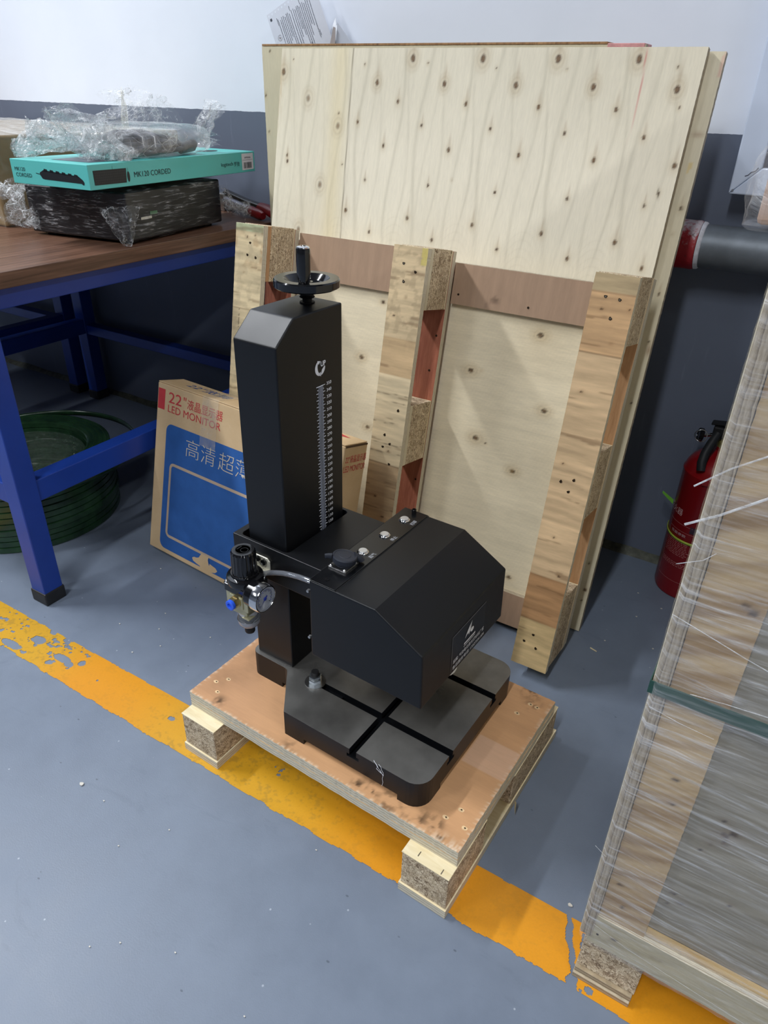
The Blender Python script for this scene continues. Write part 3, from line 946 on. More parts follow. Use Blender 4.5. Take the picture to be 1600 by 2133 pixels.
# ================================================================== small pallet under the machine
PO = W_(-.4835, .722, 0)
pal = thing('wooden_pallet', 'small plywood pallet on chipboard feet carrying the black machine', 'pallet', PO, (0, 0, MA))
PQ = (.4835, -.722, 0)
def pm(): return MB(PQ)
def deck_col(X, Y):
    # X,Y in pallet-local coordinates
    u, v = X - .4835, Y + .722
    c = arr(206, 158, 114)[None, None, :] * np.ones(X.shape + (1,))
    n = fbm(X * 9, Y * 60, 3, 5)[..., None]
    c = c * (0.86 + 0.26 * n)
    big = fbm(X * 7, Y * 7, 8, 4)[..., None]
    c = c * (0.90 + 0.2 * big)
    # pinkish left part, stained corner
    L = sst(-.52, -.68, u)[..., None]
    c = c * (1 - .25 * L) + arr(176, 132, 104) * (.25 * L)
    stain = (np.exp(-((u + .70) ** 2 + (v - .66) ** 2) / .0022) + .8 * np.exp(-((u + .72) ** 2 + (v - .60) ** 2) / .0010)) * fbm(X * 30, Y * 30, 5, 4)
    c = c * (1 - .55 * stain[..., None])
    # dark scuffs near the machine foot
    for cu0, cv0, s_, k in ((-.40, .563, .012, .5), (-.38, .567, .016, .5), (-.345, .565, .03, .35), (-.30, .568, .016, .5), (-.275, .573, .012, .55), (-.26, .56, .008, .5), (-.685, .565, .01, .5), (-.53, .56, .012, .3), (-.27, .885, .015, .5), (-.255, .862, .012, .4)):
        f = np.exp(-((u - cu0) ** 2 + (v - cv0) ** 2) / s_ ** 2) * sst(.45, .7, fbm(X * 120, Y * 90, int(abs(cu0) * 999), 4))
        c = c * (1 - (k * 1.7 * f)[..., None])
    # pale rectangular patch
    pt = (u > -.2975) & (u < -.2285) & (v > .689 + .06 * (u + .2975) * 0) & (v < .752)
    c = np.where(pt[..., None], c * .55 + arr(214, 180, 158) * .5, c)
    # frayed white front edge and right corner
    d = np.minimum(v - .5521, 9)
    fr = sst(.006, .0, d) * sst(.35, .75, fbm(X * 420, Y * 60, 7, 3)) + sst(.022, .0, d) * sst(-.30, -.24, u) * sst(.4, .7, fbm(X * 460, Y * 80, 9, 3))
    fr = fr + sst(.008, .0, np.minimum(u + .740, -.2268 - u)) * sst(.45, .75, fbm(X * 60, Y * 420, 11, 3)) * .8
    fr = np.clip(fr * .65, 0, 1)[..., None]
    c = c * (1 - fr) + arr(236, 220, 196) * fr
    return c
board('deck_board', (-.740 + .4835, -.2268 + .4835), (.5521 - .722, .8880 - .722), (.1147, .1000), 'xy', deck_col, [M['face_deck'], M['edge_z']], pal, .0024, .0010, 5)
board('deck_board', (-.7385 + .4835, -.2262 + .4835), (.5515 - .722, .8875 - .722), (.0996, .0853), 'xy', lambda X, Y: np.ones(X.shape + (1,)) * arr(200, 170, 130), [M['face_deck'], M['edge_z']], pal, .02, .001, 6)
# nail dimples with raised splinters
hm = plain('torn_wood', rgb(222, 190, 146), .8, var=.2, nscale=300)
for u, v in ((-.720, .594), (-.707, .610), (-.701, .578), (-.268, .590), (-.256, .613), (-.238, .590), (-.259, .858), (-.247, .8575), (-.269, .827)):
    p = pm()
    a0 = random.random() * 6.28
    p.prism([(u + .0042 * (1 + .3 * random.random()) * math.cos(a0 + 6.28 * k / 9), v + .0034 * math.sin(a0 + 6.28 * k / 9)) for k in range(9)], .1142, .11495)
    p.build('nail_dimple', hm, pal)
    q = pm()
    q.prism([(u + .0005 + .0015 * math.cos(6.28 * k / 8), v + .0004 + .0011 * math.sin(6.28 * k / 8)) for k in range(8)], .1144, .1151)
    q.build('nail_hole', M['hole'], pal)
def foot_strip(u0, u1, v0, v1, z0, z1, mat, name):
    return pm().box(u0, u1, v0, v1, z0, z1).build(name, mat, pal, .0006)
for u0 in (-.7380, -.3000):
    # ground board, long in v
    gb_ = foot_strip(u0 - .002, u0 + .0755, .5262, .925, 0, .0168, [M['edge_z'], M['cream_wood']], 'ground_board')
    for f in gb_.data.polygons:
        f.material_index = 1 if f.normal.z > .5 else 0
    for v0, v1 in ((.5290, .6420), (.7350, .9100)):
        b_ = pm().box(u0 + .0005, u0 + .0735, v0, v1, .0170, .0835).build('foot_block', [M['chip']], pal, .0008)
        pm().box(u0 - .0005, u0 + .0745, v0 - .0005, v1, .0836, .0852).build('block_cap', M['cream_wood'], pal, .0004)
# staples in the near right cap, splinters
for u, v in ((-.2780, .5392), (-.2390, .5345)):
    pm().box(u - .0006, u + .0006, v - .004, v + .004, .0851, .0856).build('staple', M['nail'], pal)
sp = pm()
sp.add([(-.2265, .62, .060), (-.2245, .645, .088), (-.2262, .652, .084), (-.2268, .63, .058)], [(0, 1, 2, 3)])
sp.add([(-.222, .745, .018), (-.216, .735, .030), (-.214, .732, .004), (-.220, .742, .008)], [(0, 1, 2, 3)])
sp.add([(-.303, .527, .086), (-.297, .529, .0865), (-.2975, .531, .083)], [(0, 1, 2)])
sp.build('splinter', M['cream_wood'], pal)
# bright inside face of the far ground board seen past the deck

# ================================================================== sheets and pallet leaning at the wall
TL = R(10.6)
def lean(name, label, cat, x0=0.0):
    return thing(name, label, cat, (x0, 1.2374, 0), (-TL, 0, 0))

KN = [(-1.048, 0.985, 3), (-0.966, 0.936, 3), (-1.0, 0.821, 3), (-1.049, 0.725, 2.5), (-1.094, 0.874, 1), (-1.093, 0.862, 1), (-1.118, 1.033, 2), (-0.804, 1.059, 2), (-0.88, 1.017, 1.6), (-0.827, 0.985, 1.2), (-0.918, 0.945, 1.2), (-0.85, 0.905, 1.2), (-0.886, 0.839, 0.9), (-0.927, 0.776, 1.4), (-0.862, 0.739, 1.1), (-0.729, 1.017, 1.6), (-0.678, 0.985, 1.3), (-0.767, 0.945, 1), (-0.701, 0.905, 1.3), (-0.736, 0.839, 0.9), (-0.774, 0.775, 1.3), (-0.711, 0.739, 1.1), (-1.094, 1.056, 0.5), (-0.913, 1.048, 0.6), (-0.77, 1.051, 0.6), (-0.967, 0.96, 0.6), (-0.947, 0.865, 0.6), (-0.685, 0.853, 0.5), (-0.627, 0.776, 1.3), (-0.656, 1.059, 2), (-0.512, 1.059, 2), (-0.372, 1.059, 2), (-0.583, 1.017, 1.7), (-0.44, 1.017, 1.7), (-0.3, 1.016, 1.8), (-0.533, 0.984, 1.3), (-0.393, 0.984, 1.3), (-0.476, 0.944, 1), (-0.336, 0.944, 1.2), (-0.555, 0.904, 1.4), (-0.413, 0.904, 1.4), (-0.275, 0.904, 1.5), (-0.62, 0.945, 1.1), (-0.59, 0.838, 0.9), (-0.447, 0.839, 1), (-0.309, 0.839, 1), (-0.484, 0.775, 1.3), (-0.345, 0.775, 1.4), (-0.567, 0.738, 1.1), (-0.425, 0.738, 1.2), (-0.288, 0.738, 1.2), (-0.29, 0.99, 0.7), (-0.29, 0.86, 0.8), (-0.307, 1.048, 0.6), (-0.627, 1.044, 0.5), (-0.493, 1.043, 0.5)]

def knots(c, X, Z, lst, vert=True, tail=True, dark=(74, 48, 30), halo=(176, 150, 104), k=1.0):
    dk, hl = arr(*dark), arr(*halo)
    for i, (kx, kz, r) in enumerate(lst):
        s = 0.0029 * k * min(r, 2.0)
        a, b = (X - kx), (Z - kz)
        if not vert:
            a, b = b, a
        wob = 0.0012 * (vn(X * 300, Z * 300, i) - .5)
        d = np.sqrt((a / s) ** 2 + (b / (s * 1.35)) ** 2) + wob / s
        h = np.exp(-(a / (s * 2.0)) ** 2 - (b / (s * 2.9)) ** 2)
        soft = 1.0 if r < 2.4 else 0.45
        c[:] = c * (1 - (0.34 * soft * h)[..., None]) + hl * (0.34 * soft * h)[..., None]
        if tail and 0.8 < r < 2.4:
            t = np.exp(-(a / (s * .55)) ** 2) * np.exp(-((b - s * 4.0) / (s * 3.2)) ** 2) * .32
            c[:] = c * (1 - t[..., None]) + arr(150, 120, 84) * t[..., None]
        if r >= 1.6:
            ring = np.exp(-((d - 1.9) / .35) ** 2) * .22 + np.exp(-((d - 2.9) / .4) ** 2) * .10
            c[:] = c * (1 - ring[..., None]) + arr(160, 136, 96) * ring[..., None]
        core = sst(1.15, .55, d) * (0.92 if r < 2.4 else .5)
        c[:] = c * (1 - core[..., None]) + dk * core[..., None]
        if r >= 1.2:
            eye = sst(.62, .4, d) * .55
            c[:] = c * (1 - eye[..., None]) + arr(140, 112, 80) * eye[..., None]
    return c

def sheet_col(X, Z):
    c = np.ones(X.shape + (1,)) * arr(236, 227, 204)
    per = (X + 0.03 * np.sin(Z * 9)) % 0.142
    # rotary veneer repeats every 0.142: faint wavy bands either side of the knot columns
    for ph, wd, am in ((.030, .0030, .16), (.052, .0022, .12), (.086, .0040, .17), (.104, .0024, .10), (.127, .0025, .10)):
        wv = 0.010 * np.sin(Z * 15 + ph * 80) + 0.010 * (fbm(X * 3 % 7, Z * 6, 3, 3) - .5)
        d = np.abs((X + wv - ph + .071) % 0.142 - .071)
        f = np.exp(-(d / wd) ** 2) * am * 1.7 * (0.35 + 1.2 * vn(Z * 5 + ph * 90, X * 2, 4)) * sst(.66, .80, Z)
        c = c * (1 - f[..., None]) + arr(150, 142, 118) * f[..., None]
    # arched cathedral figure low on the sheet
    u = ((X + .02) % 0.142 - .071) / .045
    arch = (Z - .79) + .055 * u ** 2
    f = (0.5 + .5 * np.cos(arch * 420)) ** 8 * np.exp(-(u / .95) ** 4) * sst(.80, .76, Z) * .07
    c = c * (1 - f[..., None]) + arr(160, 140, 104) * f[..., None]
    # cloud and upper greying
    cl = fbm(X * 7, Z * 7, 6, 4)[..., None]
    c = c * (0.93 + 0.14 * cl)
    up = (sst(.86, 1.06, Z) * .26)[..., None]
    c = c * (1 - up) + arr(190, 182, 156) * up
    fine = fbm(X * 220, Z * 9, 8, 3)[..., None]
    c = c * (0.95 + 0.08 * fine)
    # yellower strip left of the seam
    sx = -0.944 + 0.010 * (1.076 - Z) / .367
    L = sst(sx + .0005, sx - .0005, X)[..., None]
    yb = np.exp(-((X - sx + .030) / .022) ** 2)[..., None] * L
    c = c * (1 - .35 * yb) + arr(226, 206, 150) * (.35 * yb)
    c = c * (1 - .12 * L) + arr(224, 214, 180) * (.12 * L)
    sm = np.exp(-((X - sx) / .0013) ** 2)[..., None]
    c = c * (1 - .7 * sm) + arr(96, 80, 54) * (.7 * sm)
    c = knots(c, X, Z, KN)
    # red pencil line, grey tool marks
    rx = -.363 + .004 * np.sin((1.074 - Z) * 20)
    rl = np.exp(-((X - rx) / .0010) ** 2) * ((Z > .925) & (Z < 1.078)) * sst(.92, 1.02, Z) * .75
    c = c * (1 - rl[..., None]) + arr(206, 120, 116) * rl[..., None]
    gash = np.exp(-((X + .2905 + (Z - .860) * .25) / .0014) ** 2 - ((Z - .860) / .008) ** 2)[..., None]
    c = c * (1 - .8 * gash) + arr(60, 46, 30) * (.8 * gash)
    # torn left edge
    tr = sst(.012, .0, X + 1.126) * np.exp(-((Z - .985) / .055) ** 2) * sst(.3, .6, fbm(X * 260, Z * 40, 12, 3))
    c = c * (1 - .6 * tr[..., None]) + arr(196, 170, 120) * (.6 * tr[..., None])
    return c

big = lean('plywood_sheet', 'large pale plywood sheet with rows of brown knots, nearest of the leaning panels', 'plywood sheet')
board('veneer_face', (-1.126, -.267), (0.0, 1.0765), (-.020, -.0035), 'xz', sheet_col, [M['face'], M['edge_grey']], big, .0025, .0004, 3)

def strip_col(base, seed, kn_=()):
    def f(X, Z):
        c = np.ones(X.shape + (1,)) * arr(*base)
        c = c * (0.92 + .14 * fbm(X * 60, Z * 5, seed, 4)[..., None]) * (0.96 + .08 * fbm(X * 5, Z * 5, seed + 4, 3)[..., None])
        return knots(c, X, Z, kn_, k=1.0)
    return f
rear = lean('plywood_sheet', 'pale plywood sheet standing out to the right behind the knotted sheet', 'plywood sheet')
RK = [(-.2520, .70, .9), (-.2510, .842, 1.0), (-.2540, .80, .5), (-.2490, .615, .8), (-.253, .50, .6), (-.256, .16, .7), (-.250, .10, 1.3), (-.252, .075, .6)]
def rear_col(X, Z):
    c = strip_col((222, 212, 184), 31, RK)(X, Z)
    st = np.exp(-((X + .254) / .010) ** 2 - ((Z - .955) / .004) ** 2) * .5 + np.exp(-((X + .2455) / .004) ** 2 - ((Z - .60) / .010) ** 2) * .7
    c = c * (1 - st[..., None]) + arr(150, 110, 80) * st[..., None]
    yl = ((np.abs(X + .2537) < .004) & (Z > .895) & (Z < .912) & ((Z - .895) > (X + .2577) * 1.2))[..., None] * .6
    c = c * (1 - yl) + arr(214, 186, 110) * yl
    pk = ((X > -.2475) & (Z > 1.04) & (X - .08 * (Z - 1.04) > -.2475))[..., None] * .45
    return c * (1 - pk) + arr(216, 160, 148) * pk
board('veneer_face', (-.86, -.2418), (0.0028, 1.0748), (0.0, .0150), 'xz', rear_col, [M['face'], M['edge_grey']], rear, .0034, .0005, 9)

# crate side standing upright at the very back
cr = thing('crate_side', 'framed plywood crate side standing upright behind the leaning sheets, pink batten at its top', 'crate panel', (-.80, 1.4645, 0))
def crs_col(X, Z):
    kn_ = [(-.425, 1.045, .7), (-.418, .975, .8), (-.414, .90, .7), (-.428, .87, .4), (-.40, 1.06, .5)]
    c = strip_col((214, 204, 174), 44, kn_)(X, Z)
    d = np.exp(-((X + .44) / .02) ** 2)[..., None] * .25 * fbm(X * 30, Z * 4, 3, 3)[..., None]
    return c * (1 - d) + arr(150, 132, 96) * d
board('veneer_face', (-.4220, .4220), (0.0, 1.0684), (0.0, .012), 'xz', crs_col, [M['face'], M['edge_grey']], cr, .0045, .0005, 14)
MB().box(-.410, .3540, .0125, .0460, 1.0020, 1.0684).build('top_batten', M['pale_wood'], cr, .001)
MB().box(.3560, .4200, -.0030, .0460, 1.0120, 1.0700).build('batten_end', plain('pink_painted_wood', rgb(206, 148, 146), .6, var=.15, nscale=120, bmp=.3, bscale=500), cr, .001)['label'] = 'pink painted batten end'
MB().box(-.410, -.3600, .0125, .0460, 0, 1.0010).build('side_batten', M['pale_wood'], cr, .001)
MB().box(.3700, .4200, .0125, .0460, 0, 1.0000).build('side_batten', M['pale_wood'], cr, .001)
b_ = MB(); b_.box(-.421, .3550, -.0010, .0450, 1.0687, 1.0725)
b_.build('top_lip', wood('weathered_lip', rgb(120, 88, 60), rgb(176, 138, 96), (40, 6, 6)), cr, .0006)

# ---- pallet stood on edge against the sheets
lp_ = lean('wooden_pallet', 'large plywood pallet stood on edge with three runners facing out, leaning on the sheets', 'pallet')
DKN = [(-0.778, 0.607, 1.4), (-0.816, 0.486, 1.7), (-0.781, 0.337, 1.6), (-0.558, 0.508, 1.8), (-0.523, 0.376, 2.1), (-0.433, 0.329, 1.7), (-0.430, 0.599, 1.8), (-0.394, 0.462, 1.8), (-0.434, 0.328, .6), (-0.396, 0.102, 1.5), (-.535, .512, .5), (-.50, .370, .5)]
def deckv(X, Z):
    c = np.ones(X.shape + (1,)) * arr(238, 224, 192)
    n = fbm(X * 5, Z * 70, 51, 5)[..., None]
    c = c * (.90 + .2 * n)
    n2 = fbm(X * 4, Z * 14, 55, 4)[..., None]
    c = c * (.93 + .14 * n2)
    # cross-hatched sanding marks
    h = (.5 + .5 * np.sin((X * .55 + Z) * 1500)) * (.5 + .5 * vn(X * 12, Z * 12, 3))
    c = c * (1 - .035 * h[..., None])
    gr = (np.exp(-(((X + .42) / .07) ** 2)) * sst(.45, .6, Z) * .25)[..., None]
    c = c * (1 - gr) + arr(190, 164, 120) * gr
    return knots(c, X, Z, DKN, vert=False, tail=False, dark=(58, 38, 24), halo=(190, 156, 100))
board('deck_board', (-1.055, -.262), (-.0040, .7045), (-.070, -.0225), 'xz', deckv, [M['face_h'], M['edge_grey']], lp_, .0034, .0006, 21)
def batcol(base, seed):
    def f(X, Z):
        c = np.ones(X.shape + (1,)) * arr(*base)
        c = c * (.86 + .24 * fbm(X * 140, Z * 9, seed, 4)[..., None])
        sc = sst(.58, .74, fbm(X * 70, Z * 60, seed + 5, 4))[..., None] * np.exp(-(((X + .525) / .03) ** 2 + ((Z - .645) / .012) ** 2))[..., None]
        c = c * (1 - .7 * sc) + arr(84, 66, 54) * (.7 * sc)
        return c
    return f
for nm, x0, x1, z0, z1, sd in (('top_batten', -.9968, -.6935, .6300, .7195, 61), ('top_batten', -.6195, -.3185, .6290, .7050, 62), ('bottom_batten', -.9968, -.6935, .0005, .0740, 63), ('bottom_batten', -.6195, -.3185, .0005, .0738, 64)):
    board(nm, (x0, x1), (z0, z1), (-.0815, -.0702), 'xz', batcol((172, 143, 118), sd), [M['face'], M['edge_grey']], lp_, .005, .0004, sd)
XR = [(-1.0715, -.9985), (-.6925, -.6215), (-.3190, -.2480)]
RB = [  # colour bands of each runner board from the floor up: (s_top, colour)
    [(.20, (196, 166, 120)), (.7105, (216, 196, 156)), (.80, (192, 198, 158))],
    [(.312, (192, 164, 126)), (.490, (218, 198, 160)), (.56, (204, 174, 132)), (.80, (214, 190, 150))],
    [(.096, (214, 186, 136)), (.19, (182, 140, 98)), (.60, (212, 182, 142)), (.697, (206, 168, 124)), (.80, (192, 170, 132))]]
RH = [[(-1.032, .689), (-1.038, .665), (-1.016, .662)],
      [(-.668, .694), (-.642, .682), (-.664, .663), (-.640, .425), (-.663, .371), (-.649, .355), (-.664, .346), (-.645, .314)],
      [(-.295, .690), (-.272, .688), (-.280, .658), (-.300, .375), (-.278, .383), (-.283, .360), (-.287, .067), (-.302, .048), (-.277, .041)]]
RKN = [[(-1.04, .70, .8), (-1.02, .705, .6), (-1.045, .63, .5)],
       [(-.675, .60, .7), (-.655, .635, .5), (-.650, .34, .9), (-.668, .24, .9), (-.645, .20, 1.0)],
       [(-.297, .671, .7), (-.253, .675, .8), (-.300, .535, .8), (-.303, .407, .7), (-.27, .62, .6), (-.266, .20, .8), (-.29, .27, .7)]]
def runner_col(i):
    def f(X, Z):
        c = np.zeros(X.shape + (3,)); lo = -1
        wob = Z + .25 * 0 * X
        for top, col in RB[i]:
            edge = sst(lo - .0008, lo + .0008, wob)[..., None] if lo > -1 else 1.0
            c = c * (1 - edge) + arr(*col) * edge
            lo = top
        for top, col in RB[i][:-1]:
            sm = np.exp(-((Z - top) / .0009) ** 2)[..., None] * (.6 if i else .25)
            c = c * (1 - sm) + arr(88, 66, 44) * sm
        warp = .010 * fbm(X * 16, Z * 16, 70 + i, 3)
        n = fbm(X * 10 + 3, (Z + warp) * 130, 71 + i, 5)[..., None]
        c = c * (.60 + .74 * n)
        cr_ = sst(.69, .75, fbm(X * 8, (Z + warp) * 110, 77 + i, 4))[..., None]
        c = c * (1 - .45 * cr_) + arr(110, 78, 48) * (.45 * cr_)
        if i == 0:
            bl = (sst(.47, .62, fbm(X * 55, Z * 42, 80, 4)) * np.exp(-((Z - .672) / .03) ** 2))[..., None]
            c = c * (1 - .55 * bl) + arr(150, 104, 58) * (.55 * bl)
            gs = sst(.52, .66, fbm(X * 70, Z * 60, 81, 5))[..., None]
            c = c * (1 - .18 * gs) + arr(110, 96, 78) * (.18 * gs)
            dsh = np.exp(-((X + 1.053) / .0008) ** 2) * ((Z > .515) & (Z < .555)) * sst(.4, .5, vn(Z * 260, Z * 0, 3))
            c = c * (1 - .7 * dsh[..., None]) + arr(70, 50, 36) * (.7 * dsh[..., None])
        if i == 1:
            sp_ = (sst(.52, .66, fbm(X * 90, Z * 80, 83, 5)) * sst(.52, .6, Z))[..., None]
            c = c * (1 - .30 * sp_) + arr(122, 104, 80) * (.30 * sp_)
            yl = ((X > -.634) & (Z > .694) & (vn(X * 200, Z * 160, 3) > .35 - .3 * sst(.70, .72, Z)))[..., None] * .6
            c = c * (1 - yl) + arr(206, 190, 86) * yl
            for zc in (.452, .437, .395, .352, .335, .262, .215):
                ln_ = np.exp(-((Z - zc - .05 * (X + .66) - .003 * fbm(X * 60, Z * 0, 5, 2)) / .0009) ** 2) * sst(.35, .5, vn(X * 40 + zc * 99, Z * 0, 8))
                c = c * (1 - .6 * ln_[..., None]) + arr(84, 66, 50) * (.6 * ln_[..., None])
        return knots(c, X, Z, RKN[i], vert=False, tail=False, dark=(58, 36, 22), halo=(140, 98, 60), k=.8)
    return f
GAPS = ((-.010, .150), (.3130, .4350), (.6170, .7250))
for i, (x0, x1) in enumerate(XR):
    s0 = -.004 if i == 2 else .0
    board('runner_board', (x0, x1), (s0, .7250), (-.2000, -.1860), 'xz', runner_col(i), [painted('runner_face_%d' % i, .6, (8, 60, 60), .1), M['edge_y']], lp_, .0026, .0006, 90 + i)
    if i < 2:   # second ply layer, proud of the blocks
        for a, b in GAPS[1 if i else 2:]:
            MB().box(x0 + .001, x1 - .0005, -.1858, -.1745, a, b).build('packing_layer', [M['orange_ply'] if i == 0 else M['pale_wood']], lp_, .0005)
    yb = -.1856 if i == 2 else -.1740
    for a, b in GAPS:
        a_ = max(a, .001)
        MB().box(x0 + .001, x1 - .0008, yb, -.1000, a_, b + (.001 if b > .7 else 0)).build('chipboard_block', [M['chip_y']], lp_, .0008)
        MB().box(x0 + .0005, x1 - .0005, -.0995, -.0965, a_, b).build('block_veneer', M['cream_wood'], lp_, .0003)
    sb_ = MB().box(x0, x1 + (0 if i == 2 else .0004), -.0960, -.0822, .002, .7245).build('stringer_board', [M['orange_ply'] if i == 2 else M['red_ply'], M['edge_y']], lp_, .0006)
    for f in sb_.data.polygons:
        f.material_index = 1 if abs(f.normal.x) > .5 else 0
    if i == 2:
        MB().box(x0 + .002, x1 - .0003, -.0819, -.0704, .004, .7235).build('stringer_board', [M['edge_y']], lp_, .0006)
    for k, (hx, hz) in enumerate(RH[i]):
        r_ = .0027
        h_ = MB()
        h_.prism([(hx + r_ * (1 + .25 * math.sin(3 * t + k)) * math.cos(t), hz + r_ * (1 + .2 * math.cos(2 * t + k)) * math.sin(t)) for t in [6.2832 * j / 10 for j in range(10)]], -.2004, -.1960, 'y')
        h_.build('nail_hole', M['hole'], lp_)
        if i == 2 and k < 3 or (i == 1 and k in (0, 2)):
            MB().cyl((hx + .0002, -.2003, hz), (hx + .0002, -.2008, hz), .0016, seg=10).build('nail_head', M['nail'], lp_)
# nails in battens and stringers
for x, z, y in ((-.712, .655, -.0818), (-.605, .648, -.0818), (-.46, .645, -.0818), (-.632, .565, -.0962), (-.637, .495, -.0962), (-.632, .262, -.0962)):
    MB().cyl((x, y, z), (x, y - .0004, z), .0022, seg=9).build('nail_hole', M['hole'], lp_)

# ================================================================== blue workbenches
blue = plain('blue_powder_coat', rgb(28, 62, 150), .38, spec=.5, var=.08, nscale=12, bmp=.06, bscale=700)
shoe_m = plain('black_plastic_shoe', (.013, .013, .014, 1), .5, var=.15)
def walnut():
    m, nt, p = base_mat('dark_walnut_laminate')
    v = coords(nt, (70, 3, 70))
    n = noise(nt, v, 1.6, 6, .65, .8)
    c = ramp(nt, n, [(.28, rgb(74, 50, 38)), (.5, rgb(104, 74, 58)), (.72, rgb(128, 94, 76))])
    nt.links.new(c, p.inputs['Base Color'])
    p.inputs['Roughness'].default_value = .32
    p.inputs['Specular IOR Level'].default_value = .5
    nt.links.new(bump(nt, n, .06, .0005), p.inputs['Normal'])
    return m
walnut_m = walnut()
def bench(name, label, x0, x1, y0, y1):
    """tube frame bench; x0..x1, y0..y1 are the outer faces of the legs"""
    t = thing(name, label, 'workbench', ((x0 + x1) / 2, (y0 + y1) / 2, 0), group=None)
    of = (-(x0 + x1) / 2, -(y0 + y1) / 2, 0)
    def bx(n, *a, mat=blue, bev=.002):
        return MB(of).box(*a).build(n, mat, t, bev)
    ov = .022
    bx('table_top', x0 - ov * .2, x1 + ov, y0 - ov, 1.6115, .6715, .7000, mat=walnut_m, bev=.0015)
    L = .045
    for lx in (x0, x1 - L):
        for ly in (y0, y1 - L):
            leg = bx('leg', lx, lx + L, ly, ly + L, .020, .6320)
            MB(of).box(lx - .0025, lx + L + .0025, ly - .0025, ly + L + .0025, .0, .0310).build('leg_shoe', shoe_m, leg, .003)
    bx('apron', x0, x1, y0, y0 + L, .6322, .6713)
    bx('apron', x0, x1, y1 - L, y1, .6322, .6713)
    bx('apron', x0, x0 + L, y0 + L + .0005, y1 - L - .0005, .6322, .6713)
    bx('apron', x1 - L, x1, y0 + L + .0005, y1 - L - .0005, .6322, .6713)
    for lx in (x0, x1 - L):
        bx('stretcher', lx + .003, lx + L - .003, y0 + L - .002, y1 - L + .002, .2420, .2900)
    bx('stretcher', x0 + L - .002, x1 - L + .002, y1 - L + .004, y1 - .004, .2400, .2720)
    bx('stretcher', x0 + L - .002, x1 - L + .002, y0 + .003, y0 + L - .003, .2420, .2880)
    return t
bench('workbench', 'blue steel workbench with dark walnut top, its right end beside the leaning pallet', -2.180, -1.2520, .6790, 1.5860)
bench('workbench', 'second blue workbench joined on behind the first, only its far legs in view', -3.120, -2.2430, .6790, 1.5860)

# ================================================================== coil of green strapping band under the bench
CX, CY = -1.652, .926
coil = thing('strapping_coil', 'thick coil of dark green plastic strapping lying under the blue workbench', 'strapping coil', (CX, CY, 0))
gm, gnt, gp_ = base_mat('dark_green_strap')
gv_ = coords(gnt)
gp_.inputs['Roughness'].default_value = .22
gp_.inputs['Specular IOR Level'].default_value = .6
gnt.links.new(ramp(gnt, noise(gnt, gv_, 22, 4), [(.3, rgb(26, 50, 34)), (.7, rgb(44, 78, 48))]), gp_.inputs['Base Color'])
nlay = 11; hb = .0160
for k in range(nlay):
    r1 = .2262 + random.uniform(-.0025, .0025); r0 = .168 + random.uniform(-.003, .003)
    z = k * hb + .0008
    ox, oy = random.uniform(-.0015, .0015), random.uniform(-.0015, .0015)
    prof = [(r0, z + .001), (r0 + .004, z)]
    prof += [(r1 - .002, z), (r1, z + .0012), (r1, z + hb - .0020), (r1 - .002, z + hb - .0010)]
    if k == nlay - 1:   # the top winding shows its turns edge on
        nt_ = 15
        for j in range(nt_):
            ra = r1 - .003 - (r1 - r0 - .006) * j / nt_
            prof += [(ra, z + hb - .0006 + .0012 * random.random()), (ra - .0026, z + hb - .0006), (ra - .0030, z + hb - .0032)]
    prof += [(r0 + .003, z + hb - .001), (r0, z + hb - .003), (r0, z + .001)]
    MB().lathe(prof, (ox, oy, 0), seg=96, cap=False).build('strap_winding', gm, coil, smooth=35)
# loose outer turn at the back right and loose inner turns
def band(r, cx, cy, z0, h, a0, a1, tilt=0, n=60, wob=.0):
    P = np.zeros((n, 2, 3)); A = np.linspace(R(a0), R(a1), n)
    rr = r + wob * np.sin(A * 3)
    P[:, 0, 0] = cx + rr * np.cos(A); P[:, 0, 1] = cy + rr * np.sin(A); P[:, 0, 2] = z0 + tilt * np.sin(A)
    P[:, 1] = P[:, 0]; P[:, 1, 2] += h
    o = grid_obj('loose_strap', P, gm, coil)
    s_ = o.modifiers.new('solid', 'SOLIDIFY'); s_.thickness = .0009
    return o
band(.246, .030, .034, .1600, .0155, -40, 160)
band(.150, -.004, .010, .1000, .0150, -30, 300, .02)
band(.140, .010, -.012, .070, .0150, 60, 400, -.015)
band(.128, -.012, .004, .050, .0150, 0, 330, .02, wob=.006)
# crumpled wrapper inside the coil
n1, n2 = 70, 110
A, Rr = np.meshgrid(np.linspace(0, 2 * np.pi, n2), np.linspace(.02, .160, n1), indexing='ij')
X, Y = Rr * np.cos(A), Rr * np.sin(A)
Z = .052 + .10 * (Rr / .16) ** 2.5 + .030 * np.abs(fbm(X * 26 + 9, Y * 26, 61, 4) - .5) * 2 * sst(.165, .10, Rr)
P = np.stack([X, Y, Z], -1)
grid_obj('crumpled_wrapper', P, film_mat('green_wrapper_film', .55, .9, nscale=60, bmp=1.0, rough=.10, bdist=.01, tint=(.055, .095, .062, 1)), coil)

